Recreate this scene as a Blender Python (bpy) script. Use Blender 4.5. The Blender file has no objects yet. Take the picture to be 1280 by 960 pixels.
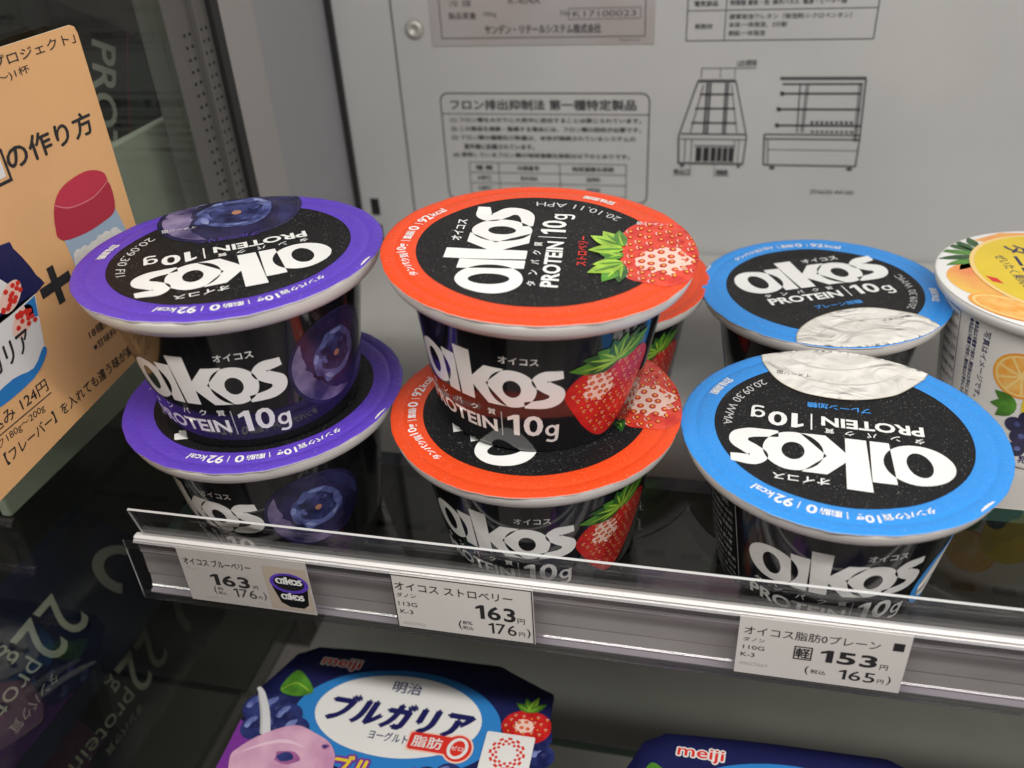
import bpy, bmesh, math, random
from mathutils import Vector, Matrix, noise
from mathutils.geometry import delaunay_2d_cdt
random.seed(7)
S = bpy.context.scene
COL = S.collection
PI = math.pi
R = math.radians

# ------------------------------------------------------------------ camera
cam_d = bpy.data.cameras.new('camera')
cam = bpy.data.objects.new('camera', cam_d); COL.objects.link(cam)
right = Vector((0.97583207, 0.21184095, -0.05362075))
down = Vector((0.06973052, -0.53442008, -0.84233772))
fwd = Vector((-0.20709762, 0.81824115, -0.53627604))
M = Matrix((right, -down, -fwd)).transposed().to_4x4()
M.translation = Vector((0, 0, 0.2134))
cam.matrix_world = M
cam_d.sensor_width = 36.0
cam_d.lens = 1090.03 / 1280 * 36
cam_d.clip_start = 0.01
cam_d.clip_end = 20
cam_d.dof.use_dof = True
cam_d.dof.focus_distance = 0.285
cam_d.dof.aperture_fstop = 10.5
S.camera = cam

# ------------------------------------------------------------------ world (dim shop interior) and the case lamp
W = bpy.data.worlds.new('World'); S.world = W; W.use_nodes = True
nt = W.node_tree; nt.nodes.clear()
wo = nt.nodes.new('ShaderNodeOutputWorld'); wb = nt.nodes.new('ShaderNodeBackground')
tc = nt.nodes.new('ShaderNodeTexCoord'); nz = nt.nodes.new('ShaderNodeTexNoise'); rp = nt.nodes.new('ShaderNodeValToRGB')
nz.inputs['Scale'].default_value = 1.7; nz.inputs['Detail'].default_value = 3
rp.color_ramp.elements[0].position = 0.40; rp.color_ramp.elements[0].color = (0.055, 0.052, 0.05, 1)
rp.color_ramp.elements[1].position = 0.72; rp.color_ramp.elements[1].color = (0.42, 0.37, 0.34, 1)
nt.links.new(tc.outputs['Generated'], nz.inputs['Vector']); nt.links.new(nz.outputs['Fac'], rp.inputs['Fac'])
nt.links.new(rp.outputs['Color'], wb.inputs['Color']); nt.links.new(wb.outputs['Background'], wo.inputs['Surface'])
wb.inputs['Strength'].default_value = 1.0

def area(name, loc, target, sx, sy, power, color):
    d = bpy.data.lights.new(name, 'AREA'); d.shape = 'RECTANGLE'; d.size = sx; d.size_y = sy
    d.energy = power; d.color = color
    o = bpy.data.objects.new(name, d); COL.objects.link(o); o.location = loc
    o.rotation_euler = (Vector(target) - Vector(loc)).to_track_quat('-Z', 'X').to_euler()
    if abs(sx - sy) > 0:
        z = -(Vector(target) - Vector(loc)).normalized(); x = Vector((1, 0, 0)); y = z.cross(x).normalized(); x = y.cross(z)
        o.rotation_euler = Matrix((x, y, z)).transposed().to_euler()
    return o
area('case_strip_lamp', (0.05, -0.03, 0.47), (0.0, 0.28, 0.05), 1.3, 0.03, 6.0, (1.0, 0.972, 0.935))

S.view_settings.view_transform = 'Standard'
S.view_settings.look = 'None'
S.view_settings.exposure = 0.0
S.view_settings.gamma = 1.0

# ------------------------------------------------------------------ materials
MATS = {}
def mat(name, col, rough=0.4, spec=0.5, metal=0.0, bump=0.0, bscale=800.0, var=0.0, vscale=60.0, coat=0.0, col2=None, sparkle=0.0):
    if name in MATS: return MATS[name]
    m = bpy.data.materials.new(name); m.use_nodes = True
    n = m.node_tree; b = n.nodes['Principled BSDF']
    b.inputs['Base Color'].default_value = (*col, 1); b.inputs['Roughness'].default_value = rough
    b.inputs['Specular IOR Level'].default_value = spec; b.inputs['Metallic'].default_value = metal
    b.inputs['Coat Weight'].default_value = coat; b.inputs['Coat Roughness'].default_value = 0.06
    if bump or var or col2:
        t = n.nodes.new('ShaderNodeTexCoord')
    if bump:
        x = n.nodes.new('ShaderNodeTexNoise'); x.inputs['Scale'].default_value = bscale; x.inputs['Detail'].default_value = 4
        bp = n.nodes.new('ShaderNodeBump'); bp.inputs['Strength'].default_value = bump; bp.inputs['Distance'].default_value = 0.001
        n.links.new(t.outputs['Object'], x.inputs['Vector']); n.links.new(x.outputs['Fac'], bp.inputs['Height'])
        n.links.new(bp.outputs['Normal'], b.inputs['Normal'])
    if var or col2:
        x = n.nodes.new('ShaderNodeTexNoise'); x.inputs['Scale'].default_value = vscale; x.inputs['Detail'].default_value = 5
        r = n.nodes.new('ShaderNodeValToRGB')
        a = col2 if col2 else tuple(c * (1 - var) for c in col)
        bcol = col if col2 else tuple(min(1, c * (1 + var)) for c in col)
        r.color_ramp.elements[0].position = 0.36; r.color_ramp.elements[0].color = (*a, 1)
        r.color_ramp.elements[1].position = 0.64; r.color_ramp.elements[1].color = (*bcol, 1)
        n.links.new(t.outputs['Object'], x.inputs['Vector']); n.links.new(x.outputs['Fac'], r.inputs['Fac'])
        n.links.new(r.outputs['Color'], b.inputs['Base Color'])
    if sparkle:  # pale flecks in the base colour imitate glints on the film
        t = n.nodes.new('ShaderNodeTexCoord'); x = n.nodes.new('ShaderNodeTexNoise'); x.inputs['Scale'].default_value = 1900; x.inputs['Detail'].default_value = 2
        r = n.nodes.new('ShaderNodeValToRGB'); r.color_ramp.elements[0].position = 0.66; r.color_ramp.elements[0].color = (*col, 1)
        r.color_ramp.elements[1].position = 0.76; r.color_ramp.elements[1].color = tuple([min(1, c + sparkle) for c in col] + [1])
        n.links.new(t.outputs['Object'], x.inputs['Vector']); n.links.new(x.outputs['Fac'], r.inputs['Fac']); n.links.new(r.outputs['Color'], b.inputs['Base Color'])
    MATS[name] = m
    return m

def clear(name, tint, rough=0.02, gain=1.0, ior=1.45):
    m = bpy.data.materials.new(name); m.use_nodes = True
    n = m.node_tree; n.nodes.clear()
    o = n.nodes.new('ShaderNodeOutputMaterial'); t = n.nodes.new('ShaderNodeBsdfTransparent'); g = n.nodes.new('ShaderNodeBsdfGlossy')
    mx = n.nodes.new('ShaderNodeMixShader'); f = n.nodes.new('ShaderNodeLayerWeight'); k = n.nodes.new('ShaderNodeMath')
    pw = n.nodes.new('ShaderNodeMath'); pw.operation = 'POWER'; pw.inputs[1].default_value = 4.5
    k.operation = 'MULTIPLY_ADD'; k.use_clamp = True; k.inputs[1].default_value = 0.9 * gain; k.inputs[2].default_value = 0.04 * gain * ior / 1.45
    t.inputs['Color'].default_value = (*tint, 1); g.inputs['Roughness'].default_value = rough
    f.inputs['Blend'].default_value = 0.5
    n.links.new(f.outputs['Facing'], pw.inputs[0]); n.links.new(pw.outputs[0], k.inputs[0]); n.links.new(k.outputs[0], mx.inputs[0])
    n.links.new(t.outputs[0], mx.inputs[1]); n.links.new(g.outputs[0], mx.inputs[2]); n.links.new(mx.outputs[0], o.inputs['Surface'])
    MATS[name] = m
    return m

LB, LS = 0.28, 1500.0
mat('film_orange', (0.81, 0.070, 0.012), 0.40, bump=0.32, bscale=700, sparkle=0.16)
mat('film_purple', (0.115, 0.052, 0.52), 0.40, bump=0.32, bscale=700, sparkle=0.16)
mat('film_blue', (0.035, 0.29, 0.80), 0.40, bump=0.32, bscale=700, sparkle=0.16)
mat('film_black', (0.009, 0.009, 0.010), 0.42, spec=0.32, bump=0.45, bscale=2600, sparkle=0.30)
mat('film_white', (0.86, 0.86, 0.85), 0.42, bump=0.15, bscale=LS)
mat('film_edge', (0.80, 0.79, 0.77), 0.4)
mat('ink_grey', (0.55, 0.55, 0.55), 0.5)
mat('ink_red', (0.70, 0.03, 0.02), 0.42)
mat('ink_violet', (0.10, 0.04, 0.36), 0.42)
mat('ink_blue', (0.05, 0.30, 0.78), 0.42)
mat('cream', (0.82, 0.80, 0.755), 0.36, bump=1.0, bscale=75, col2=(0.74, 0.715, 0.66), vscale=45)
for n_ in MATS['cream'].node_tree.nodes:
    if n_.type == 'TEX_NOISE': n_.inputs['Detail'].default_value = 1.0; n_.inputs['Distortion'].default_value = 1.6
    if n_.type == 'BUMP': n_.inputs['Distance'].default_value = 0.0028
mat('cream_fold', (0.60, 0.575, 0.52), 0.4)
mat('cream_edge', (0.45, 0.40, 0.32), 0.4)
mat('cup_white', (0.80, 0.77, 0.74), 0.35, spec=0.5)
mat('cup_black', (0.008, 0.008, 0.010), 0.10, spec=0.55, coat=0.3)
mat('wall_ink', (0.82, 0.81, 0.79), 0.16, spec=0.5)
mat('wall_ink_dim', (0.42, 0.42, 0.42), 0.2)
mat('berry_red', (0.66, 0.022, 0.020), 0.3, col2=(0.45, 0.012, 0.012), vscale=160)
mat('berry_bright', (0.80, 0.075, 0.035), 0.34, col2=(0.62, 0.03, 0.02), vscale=160)
mat('berry_pale', (0.88, 0.60, 0.50), 0.34)
mat('seed_rim', (0.50, 0.012, 0.012), 0.34)
mat('seed', (0.85, 0.36, 0.05), 0.34)
mat('leaf_light', (0.33, 0.55, 0.05), 0.34, var=0.25, vscale=150)
mat('leaf_mid', (0.08, 0.25, 0.025), 0.34, var=0.3, vscale=150)
mat('leaf_dark', (0.025, 0.10, 0.02), 0.34, var=0.3, vscale=150)
mat('bilberry', (0.008, 0.008, 0.035), 0.25, col2=(0.034, 0.028, 0.10), vscale=90)
mat('bilberry_haze', (0.035, 0.036, 0.13), 0.3, col2=(0.010, 0.011, 0.045), vscale=130)
mat('bilberry_shard', (0.30, 0.34, 0.58), 0.3, col2=(0.16, 0.2, 0.5), vscale=300)
mat('fruit_blue', (0.035, 0.05, 0.20), 0.25, col2=(0.012, 0.015, 0.08), vscale=120)
mat('fruit_bloom', (0.26, 0.32, 0.62), 0.3, col2=(0.06, 0.08, 0.28), vscale=160)
mat('bilberry_bloom', (0.30, 0.24, 0.42), 0.32, col2=(0.034, 0.028, 0.10), vscale=75)
mat('bilberry_crown', (0.13, 0.16, 0.40), 0.3, col2=(0.025, 0.03, 0.13), vscale=220)
mat('bilberry_dark', (0.012, 0.013, 0.055), 0.3, col2=(0.05, 0.06, 0.20), vscale=200)
mat('bilberry_stem', (0.42, 0.20, 0.12), 0.4)
mat('orange_skin', (0.86, 0.26, 0.03), 0.36, col2=(0.90, 0.45, 0.06), vscale=45)
mat('orange_flesh', (0.90, 0.38, 0.05), 0.36, col2=(0.92, 0.55, 0.16), vscale=240)
mat('orange_pith', (0.93, 0.66, 0.25), 0.36)
mat('yellow_ink', (0.82, 0.60, 0.03), 0.34, var=0.04)
mat('peach', (0.86, 0.22, 0.10), 0.36, col2=(0.90, 0.55, 0.10), vscale=35)
mat('navy_ink', (0.014, 0.016, 0.085), 0.32, bump=0.12, bscale=300)
mat('navy_text', (0.012, 0.012, 0.10), 0.4)
mat('pack_blue', (0.03, 0.22, 0.58), 0.32, bump=0.12, bscale=300)
mat('pack_white', (0.80, 0.79, 0.77), 0.32, bump=0.12, bscale=300)
mat('pack_purple', (0.20, 0.035, 0.30), 0.32, bump=0.12, bscale=300)
mat('pink_fold', (0.80, 0.56, 0.68), 0.38)
mat('pink_dark', (0.42, 0.13, 0.34), 0.4, col2=(0.25, 0.07, 0.22), vscale=200)
mat('pink', (0.74, 0.44, 0.58), 0.4, col2=(0.56, 0.27, 0.44), vscale=75)
mat('spoon_pale', (0.66, 0.66, 0.68), 0.3)
mat('spoon_grey', (0.50, 0.50, 0.52), 0.3)
mat('wall_panel', (0.415, 0.415, 0.412), 0.24, spec=0.5, bump=0.04, bscale=400, var=0.035, vscale=14)
mat('side_panel', (0.265, 0.265, 0.28), 0.4, bump=0.03, bscale=400, var=0.02, vscale=8)
mat('side_strip', (0.305, 0.292, 0.28), 0.4, bump=0.03, bscale=400)
mat('gasket', (0.015, 0.015, 0.015), 0.5)
mat('black_ink', (0.02, 0.02, 0.022), 0.5)
mat('print_ink', (0.055, 0.055, 0.058), 0.5)
mat('plate_metal', (0.56, 0.55, 0.56), 0.32, metal=0.5, col2=(0.52, 0.475, 0.465), vscale=22)  # warm second tone paints blurry pink reflections into the metal
mat('steel', (0.16, 0.155, 0.145), 0.35, metal=0.5, bump=0.05, bscale=500)
mat('steel_light', (0.42, 0.42, 0.38), 0.4, metal=0.3)
mat('rear_plate', (0.46, 0.45, 0.43), 0.36, bump=0.10, bscale=900, var=0.03, vscale=30)
mat('hole', (0.006, 0.006, 0.006), 0.7)
mat('rail_grey', (0.50, 0.475, 0.465), 0.14, spec=0.7, var=0.08, vscale=25, coat=0.5)
mat('rail_lilac', (0.46, 0.42, 0.47), 0.12, spec=0.8)
mat('rail_highlight', (0.78, 0.76, 0.75), 0.2, spec=0.6)  # white puts the clear rail's highlight line into the lip colour
mat('acrylic_edge', (0.62, 0.62, 0.62), 0.18, spec=0.8)
mat('glass_edge', (0.10, 0.22, 0.18), 0.1, spec=0.8)
mat('label_paper', (0.71, 0.68, 0.65), 0.5, var=0.02, vscale=40)
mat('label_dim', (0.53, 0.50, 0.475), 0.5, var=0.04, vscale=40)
mat('label_photo', (0.50, 0.42, 0.34), 0.5)
mat('card_paper', (0.82, 0.465, 0.205), 0.55, var=0.05, vscale=25, bump=0.05, bscale=600)
mat('card_edge', (0.72, 0.62, 0.48), 0.6)
mat('cap_red', (0.58, 0.035, 0.07), 0.5)
mat('cap_red_dark', (0.47, 0.025, 0.055), 0.5)
mat('cap_line', (0.72, 0.18, 0.22), 0.5)
mat('jar_blue', (0.36, 0.48, 0.62), 0.5)
mat('jar_powder', (0.78, 0.77, 0.74), 0.5, var=0.06, vscale=400)
mat('pale_tray', (0.56, 0.59, 0.52), 0.5, var=0.04)
mat('outer_black', (0.014, 0.012, 0.012), 0.4)
mat('outer_green', (0.014, 0.055, 0.032), 0.4, col2=(0.02, 0.04, 0.02), vscale=40)
mat('outer_red', (0.09, 0.02, 0.02), 0.4)
mat('box_ink', (0.46, 0.46, 0.42), 0.5)
mat('outer_ink', (0.13, 0.13, 0.115), 0.5)
mat('pouch_navy', (0.010, 0.010, 0.014), 0.24, bump=0.6, bscale=40, col2=(0.012, 0.014, 0.035), vscale=22)
mat('pouch_purple', (0.045, 0.018, 0.045), 0.25, bump=0.5, bscale=40)
mat('pouch_ink', (0.25, 0.245, 0.21), 0.4)
mat('dark_room', (0.030, 0.029, 0.026), 0.6, var=0.3, vscale=5)
clear('clear_glass', (0.80, 0.83, 0.79), 0.01, 1.0)
clear('shelf_glass', (0.58, 0.60, 0.57), 0.015, 1.25, 1.5)
clear('bead', (0.80, 0.80, 0.82), 0.22, 2.6)
clear('clear_acrylic', (0.93, 0.93, 0.93), 0.05, 1.2)

# ------------------------------------------------------------------ mesh helpers
def link(name, bm, mats, parent=None, smooth=False, loc=None):
    me = bpy.data.meshes.new(name); bm.normal_update(); bm.to_mesh(me); bm.free()
    for m in mats: me.materials.append(MATS[m])
    if smooth:
        for p in me.polygons: p.use_smooth = True
    o = bpy.data.objects.new(name, me); COL.objects.link(o)
    if parent: o.parent = parent
    if loc: o.location = loc
    return o
def thing(name, label, cat, loc=(0, 0, 0), rot=None, group=None):
    o = bpy.data.objects.new(name, None); o.empty_display_size = 0.02; COL.objects.link(o); o.location = loc
    if rot is not None: o.rotation_euler = rot
    o['label'] = label; o['category'] = cat
    if group: o['group'] = group
    return o
def tag(o, label, cat, group=None):
    o['label'] = label; o['category'] = cat
    if group: o['group'] = group
    return o
def struct(o): o['kind'] = 'structure'; return o
def add_box(bm, x0, x1, y0, y1, z0, z1, mi=0, bev=0.0):
    n = set(bm.faces)
    vs = [bm.verts.new((x, y, z)) for x in (x0, x1) for y in (y0, y1) for z in (z0, z1)]
    fs = [(0, 1, 3, 2), (4, 6, 7, 5), (0, 4, 5, 1), (2, 3, 7, 6), (0, 2, 6, 4), (1, 5, 7, 3)]
    out = [bm.faces.new([vs[i] for i in f]) for f in fs]
    for f in out: f.material_index = mi
    if bev:
        ed = {e for f in out for e in f.edges}
        r = bmesh.ops.bevel(bm, geom=list(ed), offset=bev, segments=2, affect='EDGES', profile=0.5)
        for f in r['faces']: f.material_index = mi
    return out
def extrude_profile(bm, prof, x0, x1, mi=0):
    a = [bm.verts.new((x0, y, z)) for y, z in prof]; b = [bm.verts.new((x1, y, z)) for y, z in prof]
    k = len(prof); out = []
    for i in range(k):
        j = (i + 1) % k
        out.append(bm.faces.new((a[i], a[j], b[j], b[i])))
    out.append(bm.faces.new(a[::-1])); out.append(bm.faces.new(b))
    for f in out: f.material_index = mi
    bmesh.ops.recalc_face_normals(bm, faces=out)
    return out
def lathe(bm, prof, seg=96, mi=0, closed_bottom=True, wob=None):
    rings = []
    for r, z in prof:
        rings.append([bm.verts.new(((r * math.cos(2 * PI * k / seg)), r * math.sin(2 * PI * k / seg), z)) for k in range(seg)])
    for a, b in zip(rings, rings[1:]):
        for k in range(seg):
            f = bm.faces.new((a[k], a[(k + 1) % seg], b[(k + 1) % seg], b[k])); f.material_index = mi; f.smooth = True
    if closed_bottom:
        f = bm.faces.new(rings[0][::-1]); f.material_index = mi
    return rings

# ------------------------------------------------------------------ flat art engine (2-D contours and lettering laid on a surface as thin printed layers)
_TXT = {}
def text_geo(s, bold=0.0):
    key = (s, bold)
    if key in _TXT: return _TXT[key]
    c = bpy.data.curves.new('lettering', 'FONT'); c.body = s; c.offset = bold; c.resolution_u = 3
    o = bpy.data.objects.new('lettering', c); COL.objects.link(o)
    dg = bpy.context.evaluated_depsgraph_get(); dg.update()
    me = bpy.data.meshes.new_from_object(o.evaluated_get(dg))
    v = [(p.co.x, p.co.y) for p in me.vertices]; f = [tuple(p.vertices) for p in me.polygons]
    bpy.data.meshes.remove(me); bpy.data.objects.remove(o); bpy.data.curves.remove(c)
    _TXT[key] = (v, f)
    return v, f

class Art:
    def __init__(self): self.items = []
    def poly(self, contours, m, layer, holes=True):
        """contours in 2-D filled by even-odd parity"""
        if contours and isinstance(contours[0][0], (int, float)): contours = [contours]
        vs, fs = [], []
        for c in contours:
            if sum(c[i][0] * c[(i + 1) % len(c)][1] - c[(i + 1) % len(c)][0] * c[i][1] for i in range(len(c))) < 0: c = c[::-1]
            k = len(vs); vs += [Vector((p[0], p[1])) for p in c]; fs.append(list(range(k, k + len(c))))
        r = delaunay_2d_cdt(vs, [], fs, 1, 1e-6)
        keep = [f for f, o in zip(r[2], r[5]) if len(o) % 2 == 1]
        self.items.append(([tuple(p) for p in r[0]], keep, m, layer))
        return self
    def text(self, s, m, layer, x, y, h, w=None, bold=0.0, shear=0.0, rot=0.0, align='l', bend=None, fn=None):
        cjk = any(ord(c) > 0x2E80 for c in s)
        d = bold * 1.15 if cjk else 0.0
        v, f = text_geo(s, 0.0 if cjk else bold)
        if not v: return self
        x0 = min(p[0] for p in v); x1 = max(p[0] for p in v); y0 = min(p[1] for p in v); y1 = max(p[1] for p in v)
        sy = h / (y1 - y0); sx = sy if w is None else w / (x1 - x0)
        ww = sx * (x1 - x0); ox = 0 if align == 'l' else (-ww / 2 if align == 'c' else -ww)
        out = []
        cr, sr = math.cos(rot), math.sin(rot)
        for a, b in v:
            u = (a - x0) * sx + ox; t = (b - y0) * sy; u += shear * t
            if fn: out.append(fn(u, t)); continue
            out.append((x + u * cr - t * sr, y + u * sr + t * cr))
        self.items.append((out, f, m, layer))
        if d:
            for k, (a, b) in enumerate(((d, 0), (-d, 0), (0, d * .8), (0, -d * .8))):
                ex, ey = a * sy, b * sy
                self.items.append(([(p[0] + ex, p[1] + ey) for p in out], f, m, layer + .12 * (k + 1)))
        return self
    def halo(self, s, m, layer, x, y, h, w, g, **kw):
        for k in range(8):
            self.text(s, m, layer + .1 * k, x + g * math.cos(k * PI / 4), y + g * math.sin(k * PI / 4), h, w, **kw)
        return self
    def num(self, s, m, layer, x, y, h, w, bold=0.0):
        out, cx = [], 0.0
        for c in s:
            if c == '1':
                t = .15 + bold * 2.6
                v = [(.30 - t / 2, 0), (.30 + t / 2, 0), (.30 + t / 2, 1), (.30 - t * .32, 1), (.0, .84), (.0, .84 - t * .8), (.30 - t / 2, .86 - t * .42)]
                f = [(0, 1, 2, 3, 6), (3, 4, 5, 6)]; wd = .30 + t / 2
            else:
                v0, f = text_geo(c, bold); x0 = min(p[0] for p in v0); y0 = min(p[1] for p in v0); k = 1 / (max(p[1] for p in v0) - y0)
                v = [((p[0] - x0) * k, (p[1] - y0) * k) for p in v0]; wd = max(p[0] for p in v)
            out.append(([(cx + p[0], p[1]) for p in v], f)); cx += wd + .14
        kx = w / (cx - .14)
        for v, f in out: self.items.append(([(x + a * kx, y + b * h) for a, b in v], f, m, layer))
        return self
    def gee(self, m, layer, x, y, w, h, t):
        """single-storey g: bowl, stem and hook; y is the baseline"""
        r = h / 2
        self.poly([ell(x + w / 2 - t * .2, y + r, w / 2, r, 0, 28), ell(x + w / 2 - t * .2, y + r, w / 2 - t, r - t * .9, 0, 24)], m, layer)
        self.poly(rect(x + w - t, y - h * .12, x + w, y + h), m, layer + .15)
        self.poly(stroke([(x + w - t / 2, y - h * .10), (x + w - t * .8, y - h * .36), (x + w * .5, y - h * .46), (x + w * .08, y - h * .36)], t * .95, 5), m, layer + .3)
        return self
    def arc_text(self, s, m, layer, cx, cy, rad, a0, a1, h, cw=True, bold=0.0):
        """letters bent round a circle from angle a0 to a1 (degrees)"""
        cjk = any(ord(c) > 0x2E80 for c in s)
        if cjk and bold:
            for k, d in enumerate((.16, -.16)): self.arc_text(s, m, layer + .15 * (k + 1), cx, cy, rad, a0 + d, a1 + d, h, cw, 0.0)
        v, f = text_geo(s, 0.0 if cjk else bold)
        x0 = min(p[0] for p in v); x1 = max(p[0] for p in v); y0 = min(p[1] for p in v); y1 = max(p[1] for p in v)
        out = []
        for a, b in v:
            t = (a - x0) / (x1 - x0); hh = (b - y0) / (y1 - y0) * h
            an = R(a0 + (a1 - a0) * t); rr = rad + (hh if cw else -hh)
            out.append((cx + rr * math.cos(an), cy + rr * math.sin(an)))
        self.items.append((out, f, m, layer))
        return self
    def place(self, other, fn):
        for v, f, m, l in other.items: self.items.append(([fn(*p) for p in v], f, m, l))
        return self
    def build(self, bm, mats, fn, cell=None, clampr=None):
        for v, f, m, layer in self.items:
            b = bmesh.new()
            vs = [b.verts.new((p[0], p[1], 0)) for p in v]
            for ff in f:
                try: b.faces.new([vs[i] for i in ff])
                except Exception: pass
            if cell:
                for ax in (0, 1):
                    lo = min(p[ax] for p in v); hi = max(p[ax] for p in v)
                    k = math.ceil(lo / cell)
                    while k * cell < hi:
                        co = [0, 0, 0]; no = [0, 0, 0]; co[ax] = k * cell; no[ax] = 1
                        bmesh.ops.bisect_plane(b, geom=b.verts[:] + b.edges[:] + b.faces[:], dist=1e-7, plane_co=co, plane_no=no)
                        k += 1
            if m not in mats: mats.append(m)
            mi = mats.index(m)
            mp = {}
            cl = (clampr + .4 if m in ('cream', 'berry_bright', 'bilberry') else clampr) if clampr else None
            for q in b.verts:
                x, y = q.co.x, q.co.y
                if cl:
                    r = math.hypot(x, y)
                    if r > cl: x *= cl / r; y *= cl / r
                mp[q] = bm.verts.new(fn(x, y, layer))
            for q in b.faces:
                try:
                    nf = bm.faces.new([mp[z] for z in q.verts])
                except Exception: continue
                nf.material_index = mi; nf.smooth = bool(cell)
            b.free()

def ell(cx, cy, rx, ry, rot=0.0, n=48, a0=0.0, a1=360.0):
    full = abs(a1 - a0) >= 359.9
    k = n if full else n + 1
    out = []
    for i in range(k):
        a = R(a0 + (a1 - a0) * i / n); x, y = rx * math.cos(a), ry * math.sin(a)
        out.append((cx + x * math.cos(rot) - y * math.sin(rot), cy + x * math.sin(rot) + y * math.cos(rot)))
    return out
def rect(x0, y0, x1, y1): return [(x0, y0), (x1, y0), (x1, y1), (x0, y1)]
def rrect(x0, y0, x1, y1, r, n=5):
    out = []
    for cx, cy, a in ((x1 - r, y0 + r, -90), (x1 - r, y1 - r, 0), (x0 + r, y1 - r, 90), (x0 + r, y0 + r, 180)):
        for i in range(n + 1):
            t = R(a + 90 * i / n); out.append((cx + r * math.cos(t), cy + r * math.sin(t)))
    return out
def smooth_pts(pts, n=6, closed=False):
    out = []; k = len(pts)
    rng = range(k if closed else k - 1)
    for i in rng:
        g = (lambda j: pts[j % k]) if closed else (lambda j: pts[max(0, min(k - 1, j))])
        p0, p1, p2, p3 = g(i - 1), g(i), g(i + 1), g(i + 2)
        for s in range(n):
            t = s / n
            out.append(tuple(0.5 * (2 * p1[d] + (p2[d] - p0[d]) * t + (2 * p0[d] - 5 * p1[d] + 4 * p2[d] - p3[d]) * t * t + (3 * p1[d] - p0[d] - 3 * p2[d] + p3[d]) * t ** 3) for d in range(2)))
    if not closed: out.append(pts[-1])
    return out
def stroke(pts, w, n=6):
    """closed outline of a line of given width (number or list per point)"""
    ws = w if isinstance(w, list) else [w] * len(pts)
    p = smooth_pts(pts, n) if n > 1 else pts
    if n > 1:
        wl = []
        for i in range(len(ws) - 1): wl += [ws[i] + (ws[i + 1] - ws[i]) * s / n for s in range(n)]
        wl.append(ws[-1])
    else: wl = ws
    L, Rr = [], []
    for i, q in enumerate(p):
        a = p[max(0, i - 1)]; b = p[min(len(p) - 1, i + 1)]
        dx, dy = b[0] - a[0], b[1] - a[1]; l = math.hypot(dx, dy) or 1
        nx, ny = -dy / l, dx / l
        L.append((q[0] + nx * wl[i] / 2, q[1] + ny * wl[i] / 2)); Rr.append((q[0] - nx * wl[i] / 2, q[1] - ny * wl[i] / 2))
    return L + Rr[::-1]
def line(x0, y0, x1, y1, w): return stroke([(x0, y0), (x1, y1)], w, 1)
def frame(x0, y0, x1, y1, w): return [rect(x0, y0, x1, y1), rect(x0 + w, y0 + w, x1 - w, y1 - w)]

# ------------------------------------------------------------------ printed emblem and fruit pictures
def wordmark():
    """heavy overlapping lettering: x-height 1, length about 3.1; overlaps turn back to the ground colour"""
    c = []
    c.append(ell(0.48, 0.49, 0.48, 0.51, 0.0, 56)); c.append(ell(0.47, 0.49, 0.175, 0.31, 0.10, 40))
    c.append([(0.86, 0.0), (1.13, 0.0), (1.13, 1.03), (0.80, 1.03)])
    c.append([(1.18, 0.0), (1.48, 0.0), (1.48, 0.40), (1.76, 0.0), (2.13, 0.0), (1.74, 0.54), (2.09, 1.0), (1.74, 1.0), (1.48, 0.64), (1.48, 1.29), (1.13, 1.29)])
    c.append(ell(2.22, 0.49, 0.435, 0.50, 0.0, 56)); c.append(ell(2.22, 0.49, 0.165, 0.23, 0.0, 40))
    sp = [(3.10, 0.90), (2.97, 0.885), (2.80, 0.86), (2.70, 0.72), (2.84, 0.575), (3.00, 0.44), (3.00, 0.25), (2.86, 0.14), (2.62, 0.10), (2.44, 0.085)]
    sw = [0.20, 0.24, 0.28, 0.27, 0.29, 0.29, 0.27, 0.26, 0.21, 0.17]
    c.append(stroke(sp, sw, 6))
    a = Art(); a.poly(c, 'film_white', 2)
    return a
WM = wordmark()
def put_wordmark(art, x0, y0, w, xh, m, layer):
    sx, sy = w / 3.1, xh
    for v, f, _, l in WM.items:
        art.items.append(([(x0 + p[0] * sx, y0 + p[1] * sy) for p in v], f, m, layer))

def leafpoly(x, y, ang, ln, wd, bend=0.0):
    pts = []
    for t, k in ((0, 0.25), (0.2, 0.75), (0.45, 1.0), (0.7, 0.7), (0.88, 0.3), (1, 0.0)):
        pts.append((t * ln, k * wd / 2))
    out = pts + [(a, -b) for a, b in pts[-2::-1]]
    o = []
    for a, b in out:
        b += bend * ln * (a / ln) ** 2
        o.append((x + a * math.cos(ang) - b * math.sin(ang), y + a * math.sin(ang) + b * math.cos(ang)))
    return o

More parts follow.
